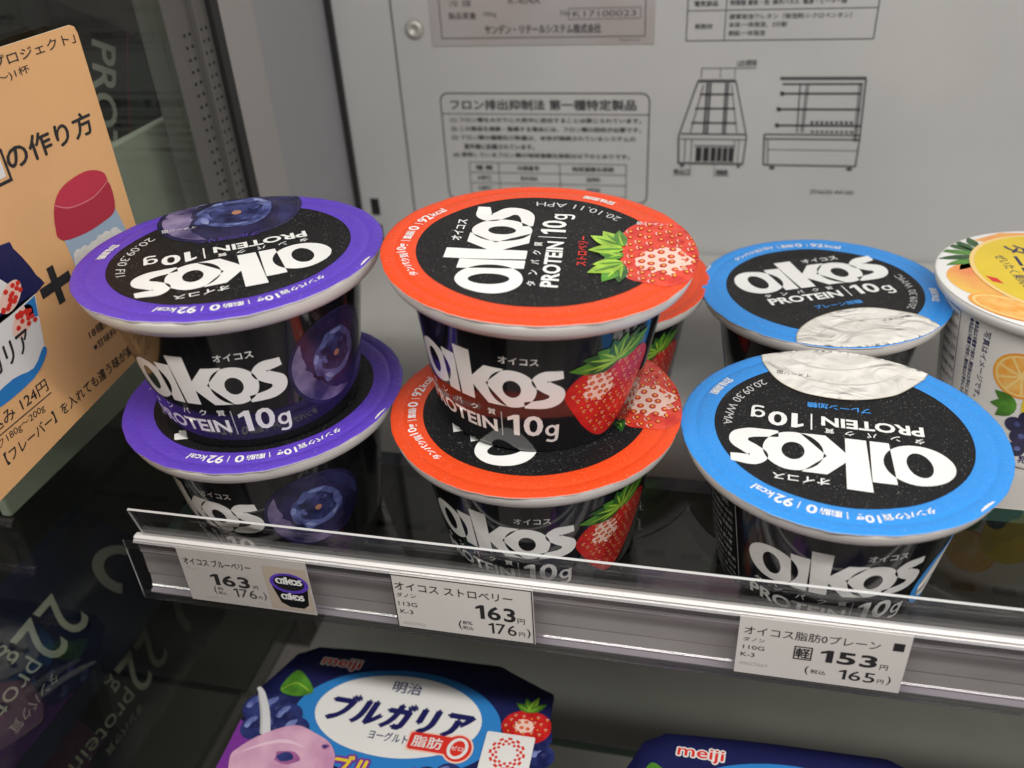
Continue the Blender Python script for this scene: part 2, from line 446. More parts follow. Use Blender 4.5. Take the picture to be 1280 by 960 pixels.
def strawberry(art, body, top, leaves, L, seedsz, pale, dx, dy, body_m='berry_red', clip=None):
    """body contour, seeds on a lattice, pale sheen of cells round some seeds, pointed sepals"""
    art.poly(smooth_pts(body, 6, True), body_m, L)
    def inside(x, y, sc=0.93):
        cx = sum(p[0] for p in body) / len(body); cy = sum(p[1] for p in body) / len(body)
        x = cx + (x - cx) / sc; y = cy + (y - cy) / sc
        r = False; k = len(body)
        for i in range(k):
            x1, y1 = body[i]; x2, y2 = body[(i + 1) % k]
            if (y1 > y) != (y2 > y) and x < (x2 - x1) * (y - y1) / (y2 - y1) + x1: r = not r
        return r
    if pale:
        px, py, prx, pry, pr = pale
        blob = []
        rnd = random.Random(3)
        for i in range(28):
            a = 2 * PI * i / 28; k = 0.72 + 0.36 * rnd.random() if i % 2 else 0.98
            x, y = prx * k * math.cos(a), pry * k * math.sin(a)
            blob.append((px + x * math.cos(pr) - y * math.sin(pr), py + x * math.sin(pr) + y * math.cos(pr)))
        art.poly(smooth_pts(blob, 3, True), 'berry_pale', L + 1)
    xs = [p[0] for p in body]; ys = [p[1] for p in body]
    rnd = random.Random(5)
    j = 0; y = min(ys)
    while y < max(ys):
        x = min(xs) + (dx / 2 if j % 2 else 0)
        while x < max(xs):
            sx_, sy_ = x + rnd.uniform(-.14, .14) * dx, y + rnd.uniform(-.14, .14) * dy
            if inside(sx_, sy_):
                inp = False
                if pale:
                    a, b = sx_ - px, sy_ - py
                    u = a * math.cos(-pr) - b * math.sin(-pr); v = a * math.sin(-pr) + b * math.cos(-pr)
                    inp = (u / prx) ** 2 + (v / pry) ** 2 < 0.9
                ro = rnd.uniform(-.4, .4)
                k = 1.75 if inp else 1.35
                art.poly(ell(sx_, sy_, seedsz * k, seedsz * k * 0.82, ro, 12), 'berry_red' if inp else 'seed_rim', L + 2)
                art.poly(ell(sx_, sy_ - seedsz * .1, seedsz * 0.85, seedsz * 0.6, ro, 8), 'seed', L + 3)
                if not inp and rnd.random() < 0.7:
                    art.poly(stroke([(sx_ - seedsz * 1.3, sy_ + seedsz * .9), (sx_, sy_ + seedsz * 1.55), (sx_ + seedsz * 1.2, sy_ + seedsz * 1.1)], seedsz * .45, 2), 'berry_pale', L + 2)
            x += dx
        y += dy; j += 1
    for k, (ang, ln, wd, m, bd) in enumerate(leaves):
        ang, off = (ang if isinstance(ang, tuple) else (ang, 0.0))
        art.poly(leafpoly(top[0] + off, top[1], R(ang), ln, wd, bd), m, L + 4 + k * .22)
        art.poly(leafpoly(top[0] + off, top[1], R(ang + 2), ln * .82, wd * .18, bd), 'leaf_light' if m != 'leaf_light' else 'leaf_mid', L + 7)

def bilberry(art, cx, cy, rx, ry, rot, L):
    T = lambda x, y: (cx + x * math.cos(rot) - y * math.sin(rot), cy + x * math.sin(rot) + y * math.cos(rot))
    art.poly(ell(cx, cy, rx, ry, rot, 60), 'bilberry', L)
    rnd = random.Random(11)
    for a0, a1, dp, m in ((85, 240, .36, 'bilberry_bloom'), (-60, 45, .22, 'bilberry_haze')):
        sp = [a0 + (a1 - a0) * k / 20 for k in range(21)]
        bl = [T(rx * .93 * math.cos(R(a)), ry * .93 * math.sin(R(a))) for a in sp]
        for k in range(20, -1, -1):
            q = .93 - (dp * math.sin(PI * k / 20) + rnd.uniform(0, .07)) * (1 if 0 < k < 20 else .02)
            bl.append(T(rx * q * math.cos(R(sp[k])), ry * q * math.sin(R(sp[k]))))
        art.poly(bl, m, L + 1)
    def blob(n, k0, jit, ox=.06, oy=0.0):
        return smooth_pts([T(rx * (k0 + rnd.uniform(-jit, jit)) * math.cos(2 * PI * i / n) + rx * ox, ry * (k0 + rnd.uniform(-jit, jit)) * math.sin(2 * PI * i / n) + ry * oy) for i in range(n)], 4, True)
    art.poly(blob(19, .54, .055), 'bilberry_crown', L + 2)
    art.poly(blob(15, .37, .06), 'bilberry_dark', L + 3)
    for i in range(9):
        a = 2 * PI * i / 9 + rnd.uniform(-.2, .2); q = rnd.uniform(.42, .50); l_ = rnd.uniform(.08, .17); w_ = rnd.uniform(.03, .06)
        c0 = (.06 + q * math.cos(a), q * math.sin(a)); tx, ty = -math.sin(a), math.cos(a)
        sh = [T(rx * (c0[0] + tx * l_ * e + math.cos(a) * w_ * h_), ry * (c0[1] + ty * l_ * e + math.sin(a) * w_ * h_)) for e, h_ in ((-1, 0), (-.4, .8), (.3, 1), (1, .2), (.4, -.7), (-.4, -1))]
        art.poly(smooth_pts(sh, 3, True), 'bilberry_shard' if i % 2 else 'bilberry_crown', L + 3.3 + (i % 4) * .3)
    for i in range(7):
        a = rnd.uniform(0, 2 * PI); q = rnd.uniform(.14, .30)
        art.poly(ell(*T(rx * (.06 + q * math.cos(a)), ry * q * math.sin(a)), rx * rnd.uniform(.03, .09), ry * rnd.uniform(.02, .05), a, 14), ('bilberry_crown', 'bilberry_haze')[i % 2], L + 4.6 + (i % 3) * .3)
    art.poly([T(rx * .08 + rx * .07 * math.cos(R(a)), ry * .07 * math.sin(R(a))) for a in range(0, 360, 36)], 'bilberry_stem', L + 6)

# ------------------------------------------------------------------ the yogurt cups
H = 53.5     # mm, cup height
RL = 47.5    # lid radius
LAYER = 0.06
def lid_z(x, y):
    r = math.hypot(x, y)
    z = 0.0
    t = max(0.0, min(1.0, (40.5 - r) / 12.0)); z -= 1.1 * t * t * (3 - 2 * t)
    g = math.exp(-((r - 43.2) / 0.62) ** 2); z -= g * (0.34 + .09 * math.cos(180 * math.atan2(y, x)))
    if r > 46.2: z -= (r - 46.2) ** 2 * 0.16
    if r > 36:
        th = math.atan2(y, x); k = (r - 36) / 11.5
        z += k * .11 * noise.noise(Vector((math.cos(th) * 9, math.sin(th) * 9, 5.5))) + k * k * .05 * noise.noise(Vector((math.cos(th) * 24, math.sin(th) * 24, r * .1)))
    z += 0.30 * noise.noise(Vector((x * .06, y * .06, 3.1))) * (1 if r < 40 else 0.5)
    z += 0.05 * noise.noise(Vector((x * .35, y * .35, 7.7)))
    return z

def lid_art(kind, date):
    a = Art()
    ring = {'straw': 'film_orange', 'blue': 'film_purple', 'plain': 'film_blue'}[kind]
    a.poly([(37.4 * math.cos(t) + .0, 36.9 * math.sin(t)) for t in [2 * PI * i / 90 for i in range(90)]], 'film_black', 1)
    ww = 62.0 if kind == 'plain' else 58.4
    put_wordmark(a, -ww / 2 - (.8 if kind == 'straw' else 0), 3.2, ww, 19.0, 'film_white', 2)
    if kind != 'straw': a.poly([(47.4 * math.cos(R(q)), 47.4 * math.sin(R(q))) for q in range(138, 147)] + [((46.7 - .5 * math.sin((q - 138) / 8 * PI) - .2 * (q % 2)) * math.cos(R(q)), (46.7 - .5 * math.sin((q - 138) / 8 * PI) - .2 * (q % 2)) * math.sin(R(q))) for q in range(146, 137, -1)], 'film_edge', 3)
    a.text('オイコス', 'film_white', 2, 3.2, 24.4, 3.0, 15.5, bold=.018)
    for s, x in zip('タンパク質', (-24.0, -17.2, -10.6, -4.2, 1.6)):
        a.text(s, 'film_white', 2, x, -0.9, 2.5, 2.7, bold=.012)
    a.text('PROTEIN', 'film_white', 2, -24.2, -7.4, 5.2, 29.5, bold=.030)
    a.poly(rect(8.0, -8.0, 8.45, .8), 'film_white', 2)
    a.num('10', 'film_white', 2, 10.6, -7.4, 7.8, 10.6, .022)
    a.gee('film_white', 2, 22.4, -7.4, 4.1, 4.3, .95)
    nm = {'straw': ('ストロベリー', 'ink_red', 20), 'blue': ('ブルーベリー', 'ink_violet', 20), 'plain': ('プレーン加糖', 'ink_blue', 19)}[kind]
    a.text(nm[0], nm[1], 2, 0 - nm[2] / 2, -14.6, 2.9, nm[2], bold=.022)
    a.arc_text('タンパク質', 'film_white', 2, 0, 0, 39.2, 125, 104, 2.5, True, .018)
    a.arc_text('10g', 'film_white', 2, 0, 0, 38.9, 103, 94.5, 3.7, True, .02)
    a.arc_text('|', 'film_white', 2, 0, 0, 39.0, 91.6, 91.2, 3.0, True)
    a.arc_text('脂肪', 'film_white', 2, 0, 0, 39.2, 89.5, 81.5, 2.6, True, .018)
    a.arc_text('0', 'film_white', 2, 0, 0, 38.9, 80.5, 76.5, 3.5, True, .02)
    a.arc_text('|', 'film_white', 2, 0, 0, 39.0, 73.8, 73.4, 3.0, True)
    a.arc_text('92', 'film_white', 2, 0, 0, 38.9, 71.5, 64, 3.7, True, .022)
    a.arc_text('kcal', 'film_white', 2, 0, 0, 39.2, 63, 54, 2.9, True, .016)
    a.arc_text(date, 'ink_grey', 2, 0, 0, 34.6, -46, 6, 2.7, False)
    a.arc_text('賞味期限', 'film_white', 2, 0, 0, 42.3, -33, -17, 2.9, False, .014)
    if kind == 'straw':
        body = [(-20.5, -31), (-17, -26.5), (-8, -24.5), (0, -25), (8, -24.2), (17, -27), (21.5, -34), (20, -42), (12, -47.5), (0, -49), (-12, -48), (-19, -43.5), (-22.5, -37)]
        lv = [((172, -6), 12, 4.5, 'leaf_dark', .05), ((150, -6), 13, 6, 'leaf_mid', .06), ((122, -6), 12, 6.5, 'leaf_light', .0), ((96, -5), 9, 6, 'leaf_light', .1), ((70, -1), 8.5, 6, 'leaf_mid', -.05), ((98, 4), 10.5, 6.5, 'leaf_light', .0), ((62, 6), 12, 6.5, 'leaf_light', -.1), ((34, 6), 12, 6, 'leaf_light', -.05), ((12, 6), 11, 4.5, 'leaf_mid', -.1), ((128, 1), 7, 4.5, 'leaf_mid', 0)]
        strawberry(a, body, (-2.5, -25.2), lv, 2, .78, (-6, -37, 9.5, 8.5, 0), 4.3, 3.1, 'berry_bright')
        a.text('イメージ図', 'film_white', 12, 18.5, -38.0, 2.0, 8.5, rot=R(80))
    elif kind == 'blue':
        bilberry(a, -3, -33.5, 24.5, 22, R(185), 2)
        a.text('イメージ図', 'film_white', 9, 9, -28.0, 2.2, 11.0)
    else:
        top = [(-28.6, -38.5), (-25, -31.5), (-17, -23.6), (-7, -19.2), (2.5, -18.2), (11.5, -20.0), (19, -25.5), (23.6, -33), (25.2, -40.5)]
        sm = smooth_pts(top, 6)
        arc = [(48.5 * math.cos(R(q)), 48.5 * math.sin(R(q))) for q in range(302, 233, -3)]
        a.poly(sm + arc, 'cream', 4)
        a.poly(stroke(top, .35, 6), 'cream_edge', 5)
        for pts, w in (([(-20, -36), (-12, -30), (0, -27), (12, -29.5), (19, -35)], [.1, .7, .9, .6, .1]), ([(-14, -41), (-4, -36), (8, -35.5), (15, -39)], [.1, .6, .8, .1]), ([(-9, -24.5), (0, -22.5), (9, -24.5)], [.1, .5, .1])):
            a.poly(stroke(pts, w, 6), 'cream_fold', 5)
        a.text('イメージ図', 'print_ink', 6, 8.5, -31.0, 1.9, 11.0)
    return a, ring

_LIDS = {}
def lid_mesh(kind, date):
    key = (kind, date)
    if key in _LIDS: return _LIDS[key]
    a, ring = lid_art(kind, date)
    bm = bmesh.new(); mats = [ring, 'film_edge']
    rnd = random.Random(len(_LIDS) + 2)
    ph = [rnd.uniform(0, 6.28) for _ in range(4)]
    seg = 360; radii = [0.001, 3, 6, 9, 12, 15, 18, 21, 23, 25, 27, 28.5, 30, 31.5, 33, 34.5, 36, 37.5, 39, 40, 41, 42, 42.6, 43.2, 43.8, 44.5, 45.5, 46.3, 46.9, 47.3]
    def edge(k):
        t = 2 * PI * k / seg
        return .14 * math.sin(5 * t + ph[0]) + .07 * math.sin(17 * t + ph[1]) + .05 * math.sin(37 * t + ph[2])
    rings = []
    for r in radii + [RL]:
        row = []
        for k in range(seg):
            t = 2 * PI * k / seg
            rr = r + (edge(k) if r == RL else (edge(k) * .5 if r == 47.3 else 0))
            x, y = rr * math.cos(t), rr * math.sin(t)
            row.append(bm.verts.new((x / 1000, y / 1000, (lid_z(x, y) + .25) / 1000)))
        rings.append(row)
    low = []
    for k in range(seg):
        t = 2 * PI * k / seg; rr = RL + edge(k) - .12
        x, y = rr * math.cos(t), rr * math.sin(t)
        low.append(bm.verts.new((x / 1000, y / 1000, (lid_z(x, y) - .12) / 1000)))
    rings.append(low)
    for i, (p, q) in enumerate(zip(rings, rings[1:])):
        for k in range(seg):
            f = bm.faces.new((p[k], q[k], q[(k + 1) % seg], p[(k + 1) % seg])); f.smooth = True
            f.material_index = 1 if i == len(rings) - 2 else 0
    a.build(bm, mats, lambda x, y, l: (x / 1000, y / 1000, (lid_z(x, y) + .25 + l * LAYER) / 1000), cell=1.9, clampr=46.85)
    me = bpy.data.meshes.new('lid'); bm.normal_update(); bm.to_mesh(me); bm.free()
    for m in mats: me.materials.append(MATS[m])
    _LIDS[key] = me
    return me

def wall_art(kind):
    """u along the wall in mm (36 mm per radian), v = height in mm"""
    a = Art(); K = 36 * PI / 180
    put_wordmark(a, -40 * K, 18.8, 80 * K, 14.2, 'wall_ink', 1)
    a.text('オイコス', 'wall_ink', 1, 12.0 * K, 35.2, 2.5, 17 * K, bold=.016)
    for s, x in zip('タンパク質', (-37, -26, -15, -5, 4.5)):
        a.text(s, 'wall_ink', 1, x * K, 14.3, 2.3, 2.6, bold=.010)
    a.text('PROTEIN', 'wall_ink', 1, -40 * K, 7.4, 5.2, 49 * K, bold=.028)
    a.poly(rect(11.2 * K, 6.4, 11.8 * K, 16.2), 'wall_ink_dim', 1)
    a.num('10', 'wall_ink', 1, 14.5 * K, 7.4, 8.4, 17.5 * K, .020)
    a.gee('wall_ink', 1, 33.5 * K, 7.4, 6.4 * K, 4.6, 1.0)
    if kind == 'straw':
        cx = 66 * K
        body = [(cx - 14.5, 26), (cx - 11, 30), (cx - 4, 31.8), (cx + 4, 33), (cx + 11, 33.2), (cx + 14.5, 28), (cx + 12, 18), (cx + 7, 9), (cx + 3, 4.2), (cx - 2, 3.6), (cx - 8, 9), (cx - 13, 17), (cx - 15.4, 22)]
        lv = [(188, 15, 5.5, 'leaf_mid', -.1), (165, 12, 5.5, 'leaf_dark', .0), (140, 9, 5.5, 'leaf_mid', .1), (110, 8.5, 5, 'leaf_dark', 0), (80, 9, 5, 'leaf_mid', .0), (48, 11, 5.5, 'leaf_dark', .1), (25, 13, 5.5, 'leaf_mid', .08), (200, 10, 4, 'leaf_dark', -.1)]
        strawberry(a, body, (cx, 33.0), lv, 1, .5, (cx - 5, 24.5, 5.2, 5.6, .3), 2.7, 2.3, 'berry_red')
    elif kind == 'blue':
        bilberry(a, 69 * K, 24.5, 16.4, 17.0, R(55), 1)
    else:
        cx = 66 * K
        a.poly(smooth_pts([(cx - 13, 10), (cx - 14, 18), (cx - 10, 27), (cx - 5, 32), (cx - 4, 40), (cx + 10, 42), (cx + 15, 30), (cx + 14, 12), (cx + 6, 5), (cx - 6, 5)], 5, True), 'ink_blue', 1)
        a.poly(smooth_pts([(cx - 10, 11), (cx - 11, 18), (cx - 7, 26), (cx - 1, 31), (cx + 8, 32), (cx + 12, 25), (cx + 11, 13), (cx + 4, 8), (cx - 4, 7.5)], 5, True), 'cream', 2)
    # ingredients box left of the wordmark
    x0 = -75 * K
    a.poly(frame(x0, 6, x0 + 17, 41, .25), 'wall_ink_dim', 1)
    rows = ['種類別 はっ酵乳', '無脂乳固形分 10.9%', '乳脂肪分 0.2%', '原材料名 乳製品', '内容量 113g', '保存方法 要冷蔵', '10℃以下で保存', '栄養成分表示', 'エネルギー 92kcal', 'たんぱく質 10.2g']
    for i, s in enumerate(rows):
        a.text(s, 'wall_ink_dim', 1, x0 + 1.2, 37.6 - i * 3.3, 1.8, 12.5 + (i * 37 % 20) / 10, bold=0)
    for f in frame(x0 - 8, 12, x0 - 2, 18, .5): pass
    a.poly([rrect(x0 - 8, 12, x0 - 2, 18, 1), rrect(x0 - 7.4, 12.6, x0 - 2.6, 17.4, .8)], 'wall_ink_dim', 1)
    a.text('プラ', 'wall_ink_dim', 1, x0 - 7, 13.6, 2.4, 4)
    return a
def wall_r(z): return 32.7 + 7.3 * max(0.0, z) / 47.5
_CUPS = {}
def cup_mesh(kind):
    if kind in _CUPS: return _CUPS[kind]
    bm = bmesh.new(); mats = ['cup_black']
    prof = [(27.0, 1.6), (29.6, 1.5), (30.8, 0.0), (32.0, 0.1), (32.7, 0.9)] + [(wall_r(z), z) for z in range(2, 48, 3)] + [(wall_r(48.3), 48.3)]
    lathe(bm, [(r / 1000, z / 1000) for r, z in prof], 128, 0)
    def fn(u, v, l):
        r = (wall_r(v) + .05 + l * .035) / 1000; t = u / 36
        return (r * math.cos(t), r * math.sin(t), v / 1000)
    wall_art(kind).build(bm, mats, fn, cell=2.0)
    me = bpy.data.meshes.new('cup_wall'); bm.normal_update(); bm.to_mesh(me); bm.free()
    for m in mats: me.materials.append(MATS[m])
    _CUPS[kind] = me
    return me
def rim_mesh():
    bm = bmesh.new()
    prof = [(39.9, 45.6), (41.2, 46.0), (43.0, 46.6), (44.6, 47.4), (45.8, 48.6), (46.5, 50.2), (46.9, 51.8), (47.05, 53.1), (46.7, 53.45), (45.5, 53.45), (44.0, 53.3), (42.5, 52.6), (41.4, 51.2), (40.6, 48.6)]
    lathe(bm, [(r / 1000, z / 1000) for r, z in prof], 128, 0, closed_bottom=False)
    me = bpy.data.meshes.new('rim'); bm.normal_update(); bm.to_mesh(me); bm.free(); me.materials.append(MATS['cup_white'])
    for p in me.polygons: p.use_smooth = True
    return me
RIM = rim_mesh()
CUPG = 'black yogurt cups on the glass shelf'
def cup(kind, date, x, y, z, lid_rot, wall_rot, label, tilt=(0, 0)):
    n = Vector((-tilt[0], -tilt[1], 1)).normalized()
    q = Vector((0, 0, 1)).rotation_difference(n)
    t = thing('yogurt_cup', label, 'yogurt cup', (x, y, z), q.to_euler(), CUPG)
    for nm, me, rz, dz in (('cup_wall', cup_mesh(kind), wall_rot, 0), ('rim', RIM, 0, 0), ('lid', lid_mesh(kind, date), lid_rot, H / 1000 - .0001)):
        o = bpy.data.objects.new(nm, me); COL.objects.link(o); o.parent = t; o.rotation_euler = (0, 0, R(rz)); o.location = (0, 0, dz)
    return t
ZT = 0.0530   # base height of the upper cups
def build_cups():
    cup('blue', '20.09.30 FI1', -.1464, .2295, .0003, 206, -116, 'purple-lidded black blueberry yogurt cup at the bottom of the left stack')
    cup('blue', '20.09.30 FI1', -.1459, .2282, ZT, 213, -88, 'purple-lidded black blueberry yogurt cup on top of the left stack, beside the orange card')
    cup('straw', '20.10.11 APH', -.0514, .2324, .0003, 110, -102, 'red-lidded black strawberry yogurt cup at the bottom of the middle stack')
    cup('straw', '20.10.11 APH', -.0495 - .0030, .2386 + .0012, ZT + .0008, 96, -108, 'red-lidded black strawberry yogurt cup on top of the middle stack, dated 20.10.11', (-.058, .020))
    cup('straw', '20.10.11 APH', -.0452, .3305, .0003, 170, -106, 'red-lidded strawberry yogurt cup mostly hidden behind the middle stack')
    cup('plain', '20.09.30 WMA', .0435, .2313, .0003, 176, -92, 'blue-lidded black plain yogurt cup at the shelf front, lid lettering upside down, stamped WMA')
    cup('plain', '20.09.30 WMC', .046, .3291, .0003, 21.6, 100, 'blue-lidded black plain yogurt cup in the back row, lid lettering right way up')

# ------------------------------------------------------------------ fruit yogurt cup at the right edge
def build_fruit_cup():
    CX, CY, HZ, FR = .130, .324, 63.5, 14.0
    t = thing('fruit_yogurt_cup', 'white mixed fruit yogurt cup with a yellow and orange lid at the right edge', 'yogurt cup', (CX, CY, .0003))
    bm = bmesh.new(); mats = ['cup_white']
    wr = lambda z: 33.5 + 7.0 * z / 58
    prof = [(29, 1.2), (31.5, 0), (33.2, .3)] + [(wr(z), z) for z in range(1, 58, 4)] + [(41.0, 58.5)]
    lathe(bm, [(r / 1000, z / 1000) for r, z in prof], 112, 0)
    a = Art(); K = 37 * PI / 180
    X = lambda d: d * K
    # vertical notes at the left, fruit to the right (u measured from the cup's front, degrees)
    a.poly([rrect(X(-100), 20, X(-83), 56, .6), rrect(X(-100) + .3, 20.3, X(-83) - .3, 55.7, .5)], 'navy_text', 1)
    for i, s in enumerate(['種類別 発酵乳', '無脂乳固形分 8.0%', '乳脂肪分 1.2%', '原材料名 生乳', '果肉 砂糖', '内容量 200g', '要冷蔵 10℃以下']):
        a.text(s, 'navy_text', 1, X(-99), 52 - i * 4.6, 2.2, 9.5)
    for k, xx in enumerate((-76.5, -73.0)):
        a.text('●本品は冷蔵庫で保存し開封後はお早めにお召し上がり下さい', 'navy_text', 1, X(xx) + .4, 56, 1.9, 44, rot=R(-90), bold=.02)
    a.text('写真はイメージです。', 'navy_text', 1, X(-66), 54, 2.6, 29, rot=R(-90), bold=.012)
    a.poly([rrect(X(-70), 12.5, X(-61), 19.5, 1.6), rrect(X(-70) + .7, 13.2, X(-61) - .7, 18.8, 1.1)], 'navy_text', 1)
    a.text('プラ', 'navy_text', 1, X(-70) + 1.3, 14.6, 3.0, 3.4, bold=.02)
    def slice_(cx, cy, r, L):
        a.poly(ell(cx, cy, r, r, 0, 40), 'orange_skin', L); a.poly(ell(cx, cy, r * .9, r * .9, 0, 40), 'orange_pith', L + 1)
        for i in range(9):
            p = 2 * PI * i / 9
            a.poly([(cx + r * .12 * math.cos(p + .35), cy + r * .12 * math.sin(p + .35))] + [(cx + r * .82 * math.cos(p + d), cy + r * .82 * math.sin(p + d)) for d in (.06, .2, .35, .5, .64)], 'orange_flesh', L + 2)
    slice_(X(-43), 41, 9.5, 1)
    a.poly(ell(X(-24), 30, 10, 12, 0, 40), 'yellow_ink', 4)
    for i, (dx, dy) in enumerate([(-40, 20), (-36, 15), (-32, 21), (-30, 14), (-34, 24), (-27, 18), (-36, 9)]):
        a.poly(ell(X(dx), dy, 3.4, 3.4, 0, 24), 'bilberry', 5 + i % 3); a.poly(ell(X(dx) + .6, dy + .6, 1.2, 1.2, 0, 10), 'bilberry_crown', 9)
    for ang in (150, 190, 225): a.poly(leafpoly(X(-42), 28, R(ang), 9, 5, .05), 'leaf_mid', 4)
    a.poly([(X(-27), 12), (X(-20), 17), (X(-18), 10), (X(-24), 8)], 'ink_red', 9)
    a.text('乳酸菌', 'navy_text', 1, X(-33), 3.0, 3.6, 9, bold=.02)
    def fn(u, v, l):
        r = (wr(v) + .05 + l * .03) / 1000; q = u / 37 - PI / 2 + R(FR)
        return (r * math.cos(q), r * math.sin(q), v / 1000)
    a.build(bm, mats, fn, cell=2.5)
    link('cup_wall', bm, mats, t)
    bm = bmesh.new()
    lathe(bm, [(r / 1000, z / 1000) for r, z in [(40.3, 57.5), (42.5, 58.2), (44.2, 59.6), (44.7, 61.5), (44.8, 63.0), (44.0, 63.3), (41.5, 62.8), (40.6, 59)]], 112, 0, closed_bottom=False)
    link('rim', bm, ['cup_white'], t, True)
    # lid: art given in shelf millimetres (x right, y away), shifted to the lid centre
    bm = bmesh.new(); mats = ['film_white', 'film_edge']
    seg = 140; rings = []
    for r in (0.001, 10, 20, 30, 38, 41, 42.4, 43.5, 44.5, 45.0):
        rings.append([bm.verts.new((r * math.cos(2 * PI * k / seg) / 1000, r * math.sin(2 * PI * k / seg) / 1000, .0003 - (.0003 if r > 44.6 else 0))) for k in range(seg)])
    rings.append([bm.verts.new((44.9 * math.cos(2 * PI * k / seg) / 1000, 44.9 * math.sin(2 * PI * k / seg) / 1000, -.0003)) for k in range(seg)])
    for p, q in zip(rings, rings[1:]):
        for k in range(seg):
            f = bm.faces.new((p[k], q[k], q[(k + 1) % seg], p[(k + 1) % seg])); f.smooth = True
    a = Art(); P = lambda x, y: (x - 130, y - 324)
    bpts = [P(x, y) for x, y in [(101, 357), (112, 362), (128, 368), (150, 366), (168, 352), (160, 360), (140, 360), (118, 352)]]
    a.poly([P(104, 357), P(116, 365.5), P(140, 368.5), P(160, 362), P(158, 352), P(120, 352)], 'peach', 1)
    for i, (x, y, an, ln) in enumerate([(103, 345, 140, 17), (103, 343, 165, 16), (102, 341, 190, 15), (103, 346, 118, 14), (101, 338, 205, 13), (104, 350, 95, 10), (100, 336, 228, 10)]):
        a.poly(leafpoly(*P(x, y), R(an), ln, 4.2, .06), ('leaf_dark', 'leaf_mid', 'leaf_dark')[i % 3], 2 + i % 3)
    a.poly(smooth_pts([P(x, y) for x, y in [(88, 322), (91, 330), (97, 334), (104, 332), (108, 324), (107, 313), (102, 306), (95, 307), (90, 313)]], 5, True), 'peach', 2)
    a.poly(ell(*P(105, 298), 15, 8, R(-35), 40), 'orange_skin', 4)
    a.poly(ell(*P(105, 298), 13.8, 7, R(-35), 40), 'orange_pith', 5)
    a.poly(ell(*P(105, 298), 12.6, 6, R(-35), 40), 'orange_flesh', 6)
    a.poly(ell(*P(129.5, 327.5), 31, 36.2, R(14), 60), 'orange_pith', 7)
    a.poly(ell(*P(130, 328), 30, 34.5, R(12), 60), 'yellow_ink', 8)
    a.text('ダニエラ', 'navy_text', 9, *P(114.0, 352.5), 8.5, 40, rot=R(-88), bold=.02)
    a.text('ぜいたく果肉ヨーグルト', 'navy_text', 9, *P(108.2, 342), 4.2, 46, rot=R(-82), bold=.006)
    a.poly([P(101.5, 323.5), P(105.0, 321.5), P(106.5, 317), P(103, 318.5)], 'ink_red', 9)
    a.build(bm, mats, lambda x, y, l: (x / 1000, y / 1000, .0003 + l * .00004), cell=None, clampr=44.3)
    link('lid', bm, mats, t, False, (0, 0, HZ / 1000))

